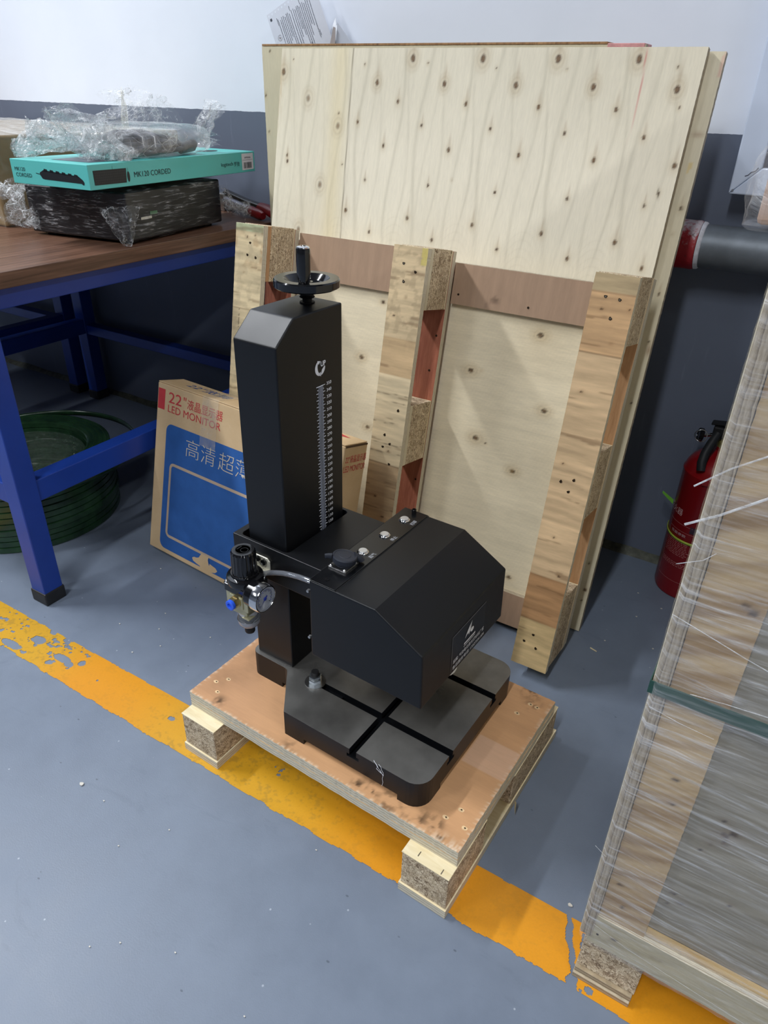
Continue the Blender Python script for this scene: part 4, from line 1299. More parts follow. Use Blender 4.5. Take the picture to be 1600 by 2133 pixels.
# ================================================================== cardboard monitor carton
mc_t = thing('monitor_carton', 'brown cardboard monitor carton with a blue printed panel, leaning behind the machine', 'carton', (-1.2356, .9566, .0160), (-R(13.2), 0, R(-4.757)))
TH, HB, LB = .072, .4075, .545
def kraft(name, a=(196, 164, 122), b=(206, 176, 136), rough=.75):
    m, nt, p = base_mat(name)
    v = coords(nt)
    n = noise(nt, v, 12, 5, .6)
    f = noise(nt, coords(nt, (30, 30, 400)), 3, 3)
    c = mix(nt, 1.0, ramp(nt, n, [(.3, rgb(*a)), (.7, rgb(*b))]), ramp(nt, f, [(.3, g(.94)), (.7, g(1))]), 'MULTIPLY')
    nt.links.new(c, p.inputs['Base Color'])
    p.inputs['Roughness'].default_value = rough
    p.inputs['Specular IOR Level'].default_value = .25
    nt.links.new(bump(nt, noise(nt, v, 300, 3), .15, .0006), p.inputs['Normal'])
    return m
kr = kraft('kraft_board', (202, 172, 130), (214, 186, 146))
bxm = MB().box(0, LB, .0, TH, .0, HB - .003).build('carton_body', kr, mc_t, .0022)
MB().box(.0005, LB - .0010, .0008, TH - .0008, HB - .0026, HB).build('top_flap', kr, mc_t, .0012)
fl_ = MB()
fl_.box(LB - .0015, LB + .0004, .002, TH - .001, HB - .0062, HB - .0030)
fl_.build('flap_gap', plain('flap_shadow_board', rgb(92, 70, 48), .9), mc_t)
blueP = plain('blue_carton_print', rgb(48, 94, 160), .6, var=.10, nscale=26, spec=.25)
redP = plain('red_carton_print', rgb(196, 58, 62), .65, var=.05)
greyP = plain('kraft_line_print', rgb(188, 166, 142), .7, var=.05)
FX, FZ = (1, 0, 0), (0, 0, 1)
def fpoly(name, pts, mat, lift, par=mc_t):
    b = MB(); flat_poly(b, pts, (0, 0, 0), FX, FZ, lift)
    return b.build(name, mat, par)
fpoly('blue_panel', rrect(.0370, .500, .0118, .3180, .018), blueP, .0003)
def ring(name, x0, x1, z0, z1, r, w_, mat, lift):
    o_ = rrect(x0, x1, z0, z1, r); i_ = rrect(x0 + w_, x1 - w_, z0 + w_, z1 - w_, max(.001, r - w_))
    n = len(o_); b = MB()
    b.add([(x, -lift, z) for x, z in o_] + [(x, -lift, z) for x, z in i_], [(k, (k + 1) % n, n + (k + 1) % n, n + k) for k in range(n)])
    return b.build(name, mat, mc_t)
ring('screen_outline', .0555, .3700, .0440, .2290, .014, .0068, greyP, .0005)
st_ = [(.184, .0462), (.208, .0462), (.2060, .0380), (.2085, .0320), (.2180, .0300), (.2330, .0275), (.2395, .0220), (.2330, .0155), (.2150, .0105), (.1960, .0095), (.1800, .0105), (.1830, .0135), (.1700, .0155), (.1580, .0185), (.1540, .0245), (.1600, .0290), (.1690, .0300), (.1760, .0330), (.1800, .0400)]
fpoly('stand_outline', st_[::-1][::-1], kr, .0006)
fpoly('stand_slot', [(.2065, .0400), (.2095, .0400), (.2080, .0330), (.2110, .0270), (.2135, .0270), (.2110, .0330)][::-1], blueP, .0009)
fpoly('red_tab', [(.0030, .3455), (.0265, .3455), (.0265, .3925), (.0030, .3925)], redP, .0003)
text_fit('22', (.0395, -.0003, .3665), (.0430, 0, 0), (0, 0, .0240), redP, mc_t, 'printed_text')
text_fit('"', (.0890, -.0003, .3820), (.0085, 0, 0), (0, 0, .0080), redP, mc_t, 'printed_text')
text_fit('液晶显示器', (.1020, -.0003, .3660), (.1125, 0, 0), (0, 0, .0225), redP, mc_t, 'printed_text')
text_fit('LED MONITOR', (.0385, -.0003, .3445), (.1720, 0, 0), (0, 0, .0165), redP, mc_t, 'printed_text')
# thin white characters on the blue panel: drawn as thin strokes
def stroke_text(s, o, w_, h_, mat, par):
    t_ = text_fit(s, o, (w_, 0, 0), (0, 0, h_), mat, par, 'printed_text', bold=-.013, lift=.0006)
    return t_
pale = plain('pale_carton_print', rgb(206, 196, 178), .65, var=.04)
stroke_text('高清', (.1070, -.0003, .2600), .0960, .0410, pale, mc_t)
stroke_text('超薄', (.2140, -.0003, .2600), .0980, .0410, pale, mc_t)
# lettering on the top
text_fit('22"宽屏', (.060, .0250, HB + .0001), (.130, 0, 0), (0, .030, 0), plain('blue_top_print', rgb(52, 86, 146), .65), mc_t, 'printed_text')
b = MB(); b.add([(LB - .075, .040, HB + .0004), (LB - .028, .052, HB + .0004), (LB - .075, .066, HB + .0004)], [(0, 1, 2)])
b.build('red_mark', redP, mc_t)
# end face print
text_fit('22"液晶显示器', (LB + .0002, .0060, .3700), (0, .066, 0), (0, 0, .0150), redP, mc_t, 'printed_text')
text_fit('LED MONITOR', (LB + .0002, .0040, .3520), (0, .068, 0), (0, 0, .0125), redP, mc_t, 'printed_text')
# strip of clear tape over the middle
tape = film_mat('clear_parcel_tape', .18, .5, (1, 1, 1), 40, .5, .12, bdist=.002, tint=(.80, .74, .60, 1))
nu, nv = 14, 60
P = np.zeros((nv, nu, 3))
for i in range(nv):
    s_ = i / (nv - 1) * .23
    for j in range(nu):
        x = .150 + .050 * j / (nu - 1)
        nn_ = .0009 * vn(np.array([x * 400]), np.array([s_ * 300]), 7)[0]
        P[i, j] = (x, -.0010 - nn_, HB - .110 + s_) if s_ < .110 else (x, (s_ - .110) * .62, HB + .0010 + nn_)
grid_obj('parcel_tape', P, tape, mc_t)

# ================================================================== things on the bench top
ZT = .7000
FILM = film_mat('crinkled_stretch_film', .05, .26, nscale=40, bmp=1.0, rough=.08, bdist=.012, p0=.50, p1=.75, crease=.8, cscale=55, cw=.05)
def streak_film(name, sc, rot, lo, hi, tint=(.9, .91, .94, 1)):
    m, nt, p = base_mat(name)
    p.inputs['Base Color'].default_value = tint; p.inputs['Roughness'].default_value = .10; p.inputs['Specular IOR Level'].default_value = .9
    a = None
    for k, (f, r_) in enumerate(((1.0, rot), (1.6, (-rot[0] * .7, rot[1] * 1.5, .3)))):
        n = noise(nt, coords(nt, tuple(c * f for c in sc), r_), 1.0, 5, .6, .5)
        q = ramp(nt, n, [(.40, g(0)), (.56, g(lo)), (.63, g(hi)), (.67, g(lo)), (.74, g(hi))])
        msk = ramp(nt, noise(nt, coords(nt, (14, 14, 14)), 1 + k, 2), [(.42, g(.12)), (.62, g(1))])
        q = mix(nt, 1.0, q, msk, 'MULTIPLY')
        a = q if a is None else mix(nt, 1.0, a, q, 'SCREEN')
    nt.links.new(a, p.inputs['Alpha'])
    nt.links.new(bump(nt, n, .9, .006), p.inputs['Normal'])
    return m
FILM2 = streak_film('tight_stretch_film', (26, 14, 190), (R(24), R(30), 0), .02, .42)

def ridge(X, Y, Z, f, seed, o=3):
    r, a, t = 0, 1., 0
    for i in range(o):
        r = r + a * (1 - np.abs(2 * vn(X * f * 2 ** i, Y * f * 2 ** i, seed + i, Z * f * 2 ** i) - 1)); t += a; a *= .55
    return r / t

def film_blob(name, c, rad, par, mat, nu=110, nv=64, sq=4.0, amp=.01, f=40, seed=1, rot=0.0, zmin=None, loc=(0, 0, 0)):
    """crumpled film bag: a superellipsoid pushed about by ridged noise"""
    A, B = np.meshgrid(np.linspace(-np.pi, np.pi, nu), np.linspace(-np.pi / 2, np.pi / 2, nv), indexing='ij')
    sp_ = lambda q, e: np.sign(q) * np.abs(q) ** e
    e = 2.0 / sq
    x = sp_(np.cos(B), e) * sp_(np.cos(A), e); y = sp_(np.cos(B), e) * sp_(np.sin(A), e); z = sp_(np.sin(B), e)
    X, Y, Z = x * rad[0], y * rad[1], z * rad[2]
    d = amp * (ridge(X, Y, Z + 5, f, seed) - .6) * 2
    n = np.sqrt(x * x + y * y + z * z) + 1e-6
    X = X + x / n * d; Y = Y + y / n * d; Z = Z + z / n * d
    if zmin is not None:
        Z = np.maximum(Z, zmin)
    cr, sr = math.cos(rot), math.sin(rot)
    P = np.stack([X * cr - Y * sr + c[0] - loc[0], X * sr + Y * cr + c[1] - loc[1], Z + c[2] - loc[2]], -1)
    return grid_obj(name, P, mat, par)

def tuft(name, base, tip, w_, par, mat, seed=0, n=26, m=18, loc=(0, 0, 0), fan=1.0, up=(0, 0, 1), zmin=.0015):
    """a gathered flap of film: pleated sheet from base to tip"""
    base, tip = np.array(base, float), np.array(tip, float)
    ax_ = tip - base; L = np.linalg.norm(ax_); ax_ /= L
    u = np.cross(ax_, np.array(up, float)); u /= np.linalg.norm(u) + 1e-9
    v = np.cross(u, ax_)
    S, T = np.meshgrid(np.linspace(0, 1, n), np.linspace(-1, 1, m), indexing='ij')
    wd = w_ * (1 - .75 * S ** 1.2) * fan
    off = (fbm(S * 4 + seed, T * 5, seed, 3) - .5) * 2
    ple = .35 * w_ * np.sin(T * 7 + seed + 3 * S) * (.3 + S) * (fbm(S * 3, T * 3, seed + 2, 2) + .3)
    Lj = L * S * (1 + .22 * (fbm(T * 3 + seed, S * 0 + 2, seed + 5, 2) - .5))
    P = base + ax_ * Lj[..., None] + u * (wd * T + .25 * w_ * off * S)[..., None] + v * (ple + .5 * w_ * off * S)[..., None] - np.array(loc)
    P[..., 2] = np.maximum(P[..., 2], zmin)
    return grid_obj(name, P, mat, par)

# ---- big taped carton at the left
cb = thing('cardboard_box', 'large brown cardboard box wrapped in clear film, at the left end of the bench', 'box', (-1.98, 1.295, ZT))
dk_kraft = kraft('dull_kraft', (128, 108, 76), (150, 128, 94), .5)
MB((1.98, -1.295, -ZT)).box(-2.345, -1.6260, 1.0220, 1.5780, ZT + .0005, .8840).build('carton_body', dk_kraft, cb, .006, seg=3)
# uneven film skin over it, with pale tape on the top
xs, ys = np.meshgrid(np.linspace(-2.35, -1.620, 90), np.linspace(1.016, 1.584, 80), indexing='ij')
zz = .8860 + .006 * ridge(xs, ys, xs * 0, 9, 31) * np.minimum(1, np.minimum(-1.620 - xs, np.minimum(ys - 1.016, 1.584 - ys)) / .05)
P = np.stack([xs + 1.98, ys - 1.295, zz - ZT], -1)
grid_obj('top_film', P, film_mat('dull_top_film', .35, .8, (3, 9, 1), 6, .8, .16, bdist=.01, p0=.4, p1=.7, tint=(.80, .78, .72, 1)), cb)
ys, zs = np.meshgrid(np.linspace(1.016, 1.584, 80), np.linspace(ZT + .001, .8862, 50), indexing='ij')
xx = -1.6215 + .005 * (ridge(ys, zs, ys * 0, 14, 37) - .3)
grid_obj('side_film', np.stack([xx + 1.98, ys - 1.295, zs - ZT], -1), film_mat('side_film', .04, .34, (1, 1, 1), 14, .6, .14, bdist=.006, p0=.5, p1=.78, tint=(.74, .70, .58, 1)), cb)
xs, zs = np.meshgrid(np.linspace(-2.35, -1.620, 60), np.linspace(ZT + .001, .8862, 50), indexing='ij')
yy = 1.0165 - .005 * (ridge(xs, zs, xs * 0, 14, 39) - .3)
grid_obj('side_film', np.stack([xs + 1.98, yy - 1.295, zs - ZT], -1), film_mat('front_film', .06, .4, (1, 1, 1), 14, .6, .14, bdist=.006, tint=(.80, .74, .58, 1)), cb)
tuft('tape_end', (-1.672, 1.44, .887), (-1.688, 1.455, .978), .012, cb, film_mat('yellow_tape_film', .45, .8, nscale=60, bmp=.8, rough=.15, tint=(.84, .80, .66, 1)), 5, 20, 8, loc=(-1.98, 1.295, ZT), up=(1, 0, 0))

# ---- small desktop computer in film
pc = thing('desktop_computer', 'black desktop computer shrouded in crinkled clear film on the bench edge', 'computer', (-1.249, 1.049, ZT), (0, 0, math.atan2(.326, -.049) - math.pi / 2))
# local frame: y runs along the long side away from the camera, x to the right; the box lies to the left of the origin
pcm = plain('pc_black', (.010, .010, .012, 1), .35, var=.1)
PW, PL, PH = .268, .330, .1000
MB().box(-PW, -.0015, .0, PL, .0060, PH).build('case', pcm, pc, .004, seg=3)
for x in (-PW + .02, -.045):
    for y in (.02, PL - .045):
        MB().box(x, x + .025, y, y + .025, 0, .0058).build('foot', M['black_rubber'], pc)
pt = MB(); pt.box(-.0012, .0002, .070, .092, .052, .058)
pt.build('port_cover', plain('green_port', rgb(84, 124, 90), .5), pc)
pt = MB(); pt.box(-.0012, .0004, .038, .072, .045, .050)
pt.build('port_row', M['steel'], pc)
film_blob('film_wrap', (-PW / 2, PL / 2, .0555), (PW / 2 + .010, PL / 2 + .010, .0510), pc, FILM2, 150, 80, 9, .006, 26, 3, zmin=-.0540)
tuft('film_corner', (-.012, -.008, .075), (.0100, -.030, .006), .040, pc, FILM, 11)
tuft('film_corner', (-PW + .03, -.012, .070), (-PW + .015, -.016, .018), .040, pc, FILM, 12)
tuft('film_corner', (-PW - .002, .02, .095), (-PW - .070, -.020, .080), .050, pc, FILM, 13)
tuft('film_corner', (-PW + .0, .0, .10), (-PW - .030, -.024, .020), .060, pc, FILM, 14)
tuft('film_corner', (.0, PL - .01, .055), (.035, PL + .062, .024), .045, pc, FILM, 15)
tuft('film_corner', (.005, PL - .015, .090), (.010, PL + .03, .0300), .030, pc, FILM, 16)

# ---- turquoise keyboard carton lying on the computer
e1 = np.array([-.0819, .9966, 0]); e2 = np.array([-.9893, .1462, 0])
kb = thing('keyboard_carton', 'flat turquoise keyboard carton lying across the wrapped computer', 'carton', (-1.2380, .9616, .8120), (0, 0, math.atan2(.9966, -.0819) - math.pi / 2))
KL, KW, KH = .5254, .2083, .0440
turq = plain('turquoise_card', rgb(96, 196, 190), .35, var=.03, nscale=8)
MB().box(-KW, 0, 0, KL, 0, KH).build('carton_body', turq, kb, .0010)
ink = plain('black_print', rgb(22, 28, 32), .5)
ink2 = plain('black_key_print', rgb(40, 40, 44), .5)
KX, KZ = (0, 1, 0), (0, 0, 1)
def kp(name, pts, mat, lift=.0004, o=(0, 0, 0), xv=KX, yv=KZ):
    b = MB(); flat_poly(b, pts, o, xv, yv, lift); return b.build(name, mat, kb)
kp('keyboard_print', [(.0120, .0080), (.0945, .0073), (.0972, .0330), (.0115, .0335)], ink)
kk = MB()
for r_ in range(5):
    for c_ in range(17):
        x = .0150 + c_ * .0047 + (.0006 if c_ > 12 else 0); z = .0100 + r_ * .0044
        flat_poly(kk, [(x, z), (x + .0036, z), (x + .0036, z + .0032), (x, z + .0032)], (0, 0, 0), KX, KZ, .0006)
o = kk.build('key_print', ink2, kb); o['kind'] = 'stuff'
kp('mouse_print', [(.1014 + .0037 * math.cos(t), .0175 + .0095 * math.sin(t)) for t in [i * math.pi / 12 for i in range(24)]], ink)
kp('cable_print', [(.1012, .0268), (.1018, .0268), (.1018, .0335), (.1012, .0335)], ink)
kp('cable_print', [(.0615, .0328), (.0620, .0328), (.0620, .0385), (.0615, .0385)], ink)
text_fit('MK120 CORDED', (.0003, .1170, .0150), (0, .1070, 0), (0, 0, .0100), ink, kb)
text_fit('logitech', (.0003, .3950, .0150), (0, .0440, 0), (0, 0, .0100), ink, kb)
text_fit('罗技', (.0003, .4430, .0150), (0, .0215, 0), (0, 0, .0095), ink, kb)
kp('barcode_label', [(.4740, .0050), (.5190, .0055), (.5190, .0405), (.4735, .0405)], plain('white_label', rgb(226, 222, 226), .5, var=.02))
bc = MB(); x = .4800
random.seed(3)
while x < .5120:
    w_ = random.choice((.0006, .001, .0016, .0022)); flat_poly(bc, [(x, .0085), (x + w_, .0085), (x + w_, .0215), (x, .0215)], (0, 0, 0), KX, KZ, .0007); x += w_ + random.choice((.0007, .0011, .0016))
bc.build('barcode_print', ink, kb)['kind'] = 'stuff'
text_fit('0097855066', (.0006, .4840, .0300), (0, .0240, 0), (0, 0, .0034), ink, kb)
kp('label_rule', [(.4760, .0262), (.5170, .0264), (.5170, .0268), (.4760, .0266)], ink, .0007)
# short side
SX = (1, 0, 0)
text_fit('MK120', (-.1980, -.0003, .0235), (.0290, 0, 0), (0, 0, .0068), ink, kb)
text_fit('CORDED', (-.1970, -.0003, .0130), (.0440, 0, 0), (0, 0, .0068), ink, kb)
def kq(name, pts, mat, lift=.0004):
    b = MB(); flat_poly(b, pts, (0, 0, 0), SX, KZ, lift); return b.build(name, mat, kb)
kq('keyboard_side_print', [(-.1290, .0235), (-.1290, .0190), (-.1240, .0130), (-.1180, .0120), (-.0200, .0105), (-.0180, .0085), (-.0140, .0085), (-.0130, .0130), (-.0160, .0170), (-.0260, .0230), (-.1180, .0285)], ink)
for k in range(6):
    x = -.1180 + k * .0160
    kq('key_side_print', [(x, .0260 - k * .0008), (x + .0120, .0250 - k * .0008), (x + .0100, .0300 - k * .0010), (x + .002, .0310 - k * .0010)], ink)
kq('cable_side_print', [(-.1400, .0212), (-.1290, .0200), (-.1290, .0212), (-.1400, .0224)], ink)
# top print
def kt_(name, pts, mat, lift=.0004):
    b = MB(); flat_poly(b, pts, (0, 0, KH), (1, 0, 0), (0, 1, 0), lift); return b.build(name, mat, kb)
kt_('photo_print', [(-.135, .035), (-.030, .035), (-.030, .330), (-.135, .330)], plain('grey_photo_print', rgb(84, 92, 104), .3, var=.2, nscale=60))
kt_('mouse_photo_print', [(-.075 + .020 * math.cos(t), .440 + .032 * math.sin(t)) for t in [i * math.pi / 14 for i in range(28)]], ink)

# ---- coiled power leads in a film bag, on the keyboard carton
KC = np.array([-1.2380, .9616, .8120])
def kw(x, y, z):   # keyboard-carton local to world
    a_ = math.atan2(.9966, -.0819) - math.pi / 2
    return (KC[0] + x * math.cos(a_) - y * math.sin(a_), KC[1] + x * math.sin(a_) + y * math.cos(a_), KC[2] + z)
bun = thing('cable_bundle', 'bundle of dark blue cables in a crumpled clear film bag on the turquoise carton', 'cable bundle', kw(-.10, .215, KH))
L0 = kw(-.10, .215, KH)
def bl_(x, y, z):
    p = kw(x, y, z); return (p[0] - L0[0], p[1] - L0[1], p[2] - L0[2])
cabm = plain('navy_cable', rgb(22, 24, 36), .4, var=.1)
random.seed(5)
for k in range(4):
    pts = []
    for i in range(40):
        a = 2 * math.pi * i / 40
        pts.append(bl_(-.088 + (.066 - .006 * k) * math.cos(a), .245 + (.125 - .010 * k) * math.sin(a), KH + .011 + .006 * k + .004 * math.sin(2 * a + k)))
    MB().tube(pts, .0048, 8, True).build('cable', cabm, bun, smooth=60)
for y in (.180, .215):
    MB().tube([bl_(-.020, y, KH + .016), bl_(-.030, y + .010, KH + .034), bl_(-.060, y + .02, KH + .040), bl_(-.11, y + .03, KH + .032)], .0075, 10).build('cable', cabm, bun, smooth=60)
MB().tube([bl_(-.035, .300, KH + .012), bl_(-.030, .335, KH + .018), bl_(-.040, .352, KH + .020)], [.010, .012, .010], 10).build('plug', cabm, bun, smooth=60)
MB().tube([bl_(-.14, .16, KH + .025), bl_(-.13, .21, KH + .040), bl_(-.12, .28, KH + .040), bl_(-.10, .33, KH + .025)], .008, 10).build('cable', cabm, bun, smooth=60)
mx, my, mz = kw(-.088, .245, KH + .0300)
FILMW = film_mat('milky_film', .14, .45, nscale=34, bmp=1.0, rough=.09, bdist=.012, p0=.42, p1=.72, crease=.85, cscale=60, cw=.06)
FILMB = film_mat('smooth_bag_film', .14, .42, (1, 1, 1), 18, .7, .10, bdist=.006, p0=.44, p1=.74, crease=.35, cscale=26, cw=.03)
film_blob('film_bag', (mx, my, mz), (.100, .160, .0310), bun, FILMB, 170, 90, 3.2, .007, 22, 8, rot=math.atan2(.9966, -.0819) - math.pi / 2, zmin=-.0288, loc=L0)
def tf(b0, b1, w_, sd, mt=None, up=(0, 0, 1)):
    tuft('film_ruffle', kw(*b0), kw(*b1), w_, bun, mt or FILMW, sd, 34, 26, loc=L0, up=up, zmin=.0012)
# ruffled mass at the near left end, reaching over the carton edge
tf((-.120, .130, KH + .025), (-.190, .040, KH + .050), .055, 21)
tf((-.110, .120, KH + .022), (-.215, .020, KH + .020), .045, 22)
tf((-.080, .120, KH + .028), (-.130, .055, KH + .075), .055, 23, up=(1, 0, 0))
tf((-.060, .125, KH + .025), (-.060, .060, KH + .045), .060, 24)
tf((-.040, .130, KH + .020), (-.045, .050, KH + .012), .050, 25)
tf((-.130, .150, KH + .030), (-.170, .075, KH + .082), .050, 26, up=(1, 0, 0))
tf((-.025, .140, KH + .016), (-.010, .085, KH + .012), .040, 27)
tf((-.060, .160, KH + .040), (-.070, .100, KH + .066), .060, 28, up=(1, 0, 0))
# the airy loop and the twisted tail at the far end
tf((-.120, .230, KH + .050), (-.150, .300, KH + .110), .085, 31, FILM, (1, 0, 0))
tf((-.110, .330, KH + .045), (-.140, .330, KH + .105), .075, 32, FILM, (1, 0, 0))
tf((-.050, .385, KH + .030), (-.060, .460, KH + .100), .032, 33, FILMW, (1, 0, 0))
tf((-.055, .430, KH + .075), (-.070, .505, KH + .090), .026, 34, FILM, (1, 0, 0))
tf((-.050, .380, KH + .030), (-.040, .430, KH + .028), .045, 35, FILM, (1, 0, 0))

# ---- strapping tensioner with red handles lying behind the computer
tl = thing('strapping_tensioner', 'hand tool with dark red grips lying on the bench by the pallet corner', 'hand tool', (-1.33, 1.505, ZT))
TO = (1.33, -1.505, -ZT)
red_grip = plain('dark_red_grip', rgb(110, 18, 24), .3, var=.1)
MB(TO).tube([(-1.452, 1.548, .728), (-1.36, 1.515, .7200), (-1.318, 1.497, .7170)], .0105, 14).build('handle_tube', plain('grey_tube', rgb(150, 150, 162), .3, .6), tl, smooth=50)
MB(TO).tube([(-1.322, 1.4985, .7172), (-1.310, 1.494, .7168), (-1.262, 1.474, .7130), (-1.250, 1.469, .7125)], [.0118, .0125, .0120, .0080], 14).build('grip', red_grip, tl, smooth=50)
MB(TO).tube([(-1.452, 1.562, .742), (-1.36, 1.535, .7300), (-1.285, 1.508, .7260)], .0095, 14, flat=1.3).build('handle_lever', M['black_gloss'], tl, smooth=50)
MB(TO).tube([(-1.290, 1.510, .7262), (-1.262, 1.500, .7245), (-1.225, 1.480, .7180), (-1.208, 1.472, .7130)], [.0110, .0120, .0110, .0070], 14, flat=1.3).build('grip', red_grip, tl, smooth=50)
MB(TO).box(-1.475, -1.440, 1.535, 1.575, .7005, .7440).build('tool_body', M['steel'], tl, .003)

# ================================================================== pipe, cabinet and extinguisher along the wall
galv = plain('galvanised_pipe', rgb(118, 125, 132), .5, .45, var=.22, nscale=16, bmp=.1, bscale=200)
def red_peel():
    m, nt, p = base_mat('flaking_red_paint')
    v = coords(nt)
    sp = N(nt, 'ShaderNodeSeparateXYZ'); tc = N(nt, 'ShaderNodeTexCoord'); nt.links.new(tc.outputs['Object'], sp.inputs[0])
    n = noise(nt, v, 60, 5, .7)
    md = N(nt, 'ShaderNodeMath', operation='MULTIPLY_ADD'); nt.links.new(sp.outputs[2], md.inputs[0]); md.inputs[1].default_value = 7.0; nt.links.new(n, md.inputs[2])
    c = mix(nt, ramp(nt, md.outputs[0], [(.62, g(0)), (.80, g(.85))]), rgb(150, 24, 34), rgb(190, 186, 190))
    ms = noise(nt, v, 110, 3, .6)
    c = mix(nt, ramp(nt, ms, [(.62, g(0)), (.70, g(.7))]), c, rgb(60, 30, 34))
    nt.links.new(c, p.inputs['Base Color']); p.inputs['Roughness'].default_value = .45
    nt.links.new(bump(nt, n, .5, .003), p.inputs['Normal'])
    return m
PY, PZ = 1.563, .7455
pipe = thing('wall_pipe', 'thick grey steel pipe with a red painted joint running along the wall', 'pipe', (.2, PY, PZ))
MB().cyl((-1.2, 0, 0), (4.2, 0, 0), .0400, seg=40).build('pipe_run', galv, pipe, smooth=40)
MB().lathe([(.0405, 0), (.0440, .002), (.0450, .020), (.0445, .060), (.0450, .0680), (.0432, .0740), (.0405, .0742)], (-.508, 0, 0), (1, 0, 0), 44).build('red_joint', red_peel(), pipe, smooth=50)
MB().lathe([(.0402, 0), (.0436, .0008), (.0428, .0060), (.0402, .0085)], (-.4338, 0, 0), (1, 0, 0), 44).build('white_seal', plain('white_sealant', rgb(206, 206, 212), .6, var=.15, nscale=120, bmp=.8, bscale=200), pipe, smooth=50)
for x in (-.85, .9, 2.4):
    k = MB(); k.box(x - .012, x + .012, .0380, WY - PY - .0005, -.012, .012)
    k.lathe([(.0403, -.012), (.0425, -.012), (.0425, .012), (.0403, .012)], (x, 0, 0), (1, 0, 0), 32)
    k.build('pipe_clip', galv, pipe)

cabm_ = plain('pale_blue_enamel', rgb(206, 217, 236), .32, var=.03, nscale=6)
cab = thing('wall_cabinet', 'pale blue steel cabinet hung on the wall at the upper right', 'cabinet', (.05, WY, 1.25))
CO = (-.05, -WY, -1.25)
fy = 1.5600
fx0, fz0 = -.2045, .8405
fr_ = MB(CO)
fr_.box(fx0 + .012, .46, fy + .012, WY - .0005, fz0 + .012, 1.9)
fr_.build('cabinet_body', cabm_, cab, .002)
# frame bars, mitred at the corner
bw = .046
fr_ = MB(CO)
fr_.prism([(fx0, fz0), (fx0 + bw, fz0 + bw), (fx0 + bw, 1.94), (fx0, 1.94)], fy, fy + .030, 'y')
fr_.build('frame_bar', cabm_, cab, .0025)
fr_ = MB(CO)
fr_.prism([(fx0 + .0006, fz0), (.50, fz0), (.50, fz0 + bw), (fx0 + bw + .0006, fz0 + bw)], fy, fy + .030, 'y')
fr_.build('frame_bar', cabm_, cab, .0025)
MB(CO).box(fx0 + bw + .0065, .47, fy + .0045, fy + .0115, fz0 + bw + .0065, 1.92).build('cabinet_door', cabm_, cab, .002)
MB(CO).box(fx0 + bw, .48, fy + .0106, fy + .0118, fz0 + bw, 1.93).build('door_gap', plain('blue_black_gap', rgb(34, 44, 70), .6), cab)
ck = MB(CO)
ck.tube([(fx0 + .040, fy - .0001, fz0 + .046), (fx0 + .036, fy - .0001, fz0 + .040), (fx0 + .030, fy - .0001, fz0 + .038), (fx0 + .026, fy - .0001, fz0 + .033), (fx0 + .021, fy - .0001, fz0 + .031)], .0008, 6)
ck.build('paint_crack', plain('crack_rust', rgb(70, 72, 84), .7), cab)
MB(CO).cyl((fx0 + .006, fy + .001, fz0 + .006), (fx0 + .006, fy - .0006, fz0 + .006), .0022, seg=12).build('rivet', M['steel'], cab)

EX, EY, ER = -.0850, 1.5445, .0695
ext = thing('fire_extinguisher', 'red fire extinguisher with black handle standing against the wall beside the crate', 'fire extinguisher', (EX, EY, 0), (0, 0, R(0)))
exred = plain('extinguisher_red', rgb(132, 15, 21), .26, spec=.5, var=.05, nscale=6)
MB().lathe([(.060, 0), (ER - .002, .002), (ER, .010), (ER, .2980), (ER + .0008, .3000), (ER + .0008, .3040), (ER - .0010, .3070), (ER - .0028, .3140), (ER - .0065, .3220), (ER - .0120, .3300), (ER - .0195, .3375), (ER - .0290, .3440), (ER - .0400, .3495), (.0180, .3540), (.0180, .3620)], seg=72).build('cylinder', exred, ext, smooth=30)
MB().lathe([(.0180, .3620), (.0185, .3640), (.0185, .3740), (.0150, .3760), (.0150, .3860)], seg=28).build('valve_neck', plain('brass_valve', rgb(176, 164, 92), .35, .7, var=.1), ext, smooth=30)
MB().box(-.0310, .0200, -.0150, .0150, .3800, .4050).build('valve_block', M['black_matt'], ext, .003)
h_ = MB()
h_.hexa([(-.038, -.011, .4052), (.085, -.011, .418), (.085, .011, .418), (-.038, .011, .4052), (-.038, -.013, .4095), (.085, -.013, .4240), (.085, .013, .4240), (-.038, .013, .4095)])
h_.build('top_lever', M['black_matt'], ext, .002)
h_ = MB()
h_.hexa([(.010, -.009, .3840), (.090, -.009, .3900), (.090, .009, .3900), (.010, .009, .3840), (.010, -.011, .3880), (.090, -.011, .3960), (.090, .011, .3960), (.010, .011, .3880)])
h_.build('carry_handle', M['black_matt'], ext, .002)
MB().tube([(-.020, -.016, .392), (-.026, -.032, .374), (-.031, -.045, .355), (-.032, -.056, .338), (-.029, -.063, .322)], [.0085, .0095, .0095, .0095, .0085], 14).build('hose', M['black_rubber'], ext, smooth=50)
MB().box(-.020, .020, -.0730, -.0690, .2950, .3060).build('hose_clip', exred, ext, .001)
gx = MB(); gx.lathe([(.0135, 0), (.0145, .001), (.0145, .008), (.0125, .009), (.0120, .0075), (0, .0075)], (-.0480, -.014, .3810), (-.9, -.3, .1), 28)
gx.build('pressure_gauge', M['black_gloss'], ext, smooth=30)
gx = MB(); gx.cyl((-.0310, -.006, .3830), (-.0480, -.014, .3810), .0045, seg=14); gx.build('gauge_stem', M['chrome'], ext, smooth=40)
MB().tube([(-.050 + .012 * math.cos(t), -.028 + .002 * math.sin(2 * t), .3840 + .0135 * math.sin(t)) for t in [i * 2 * math.pi / 20 for i in range(20)]], .0011, 8, True).build('pin_ring', M['steel'], ext, smooth=60)
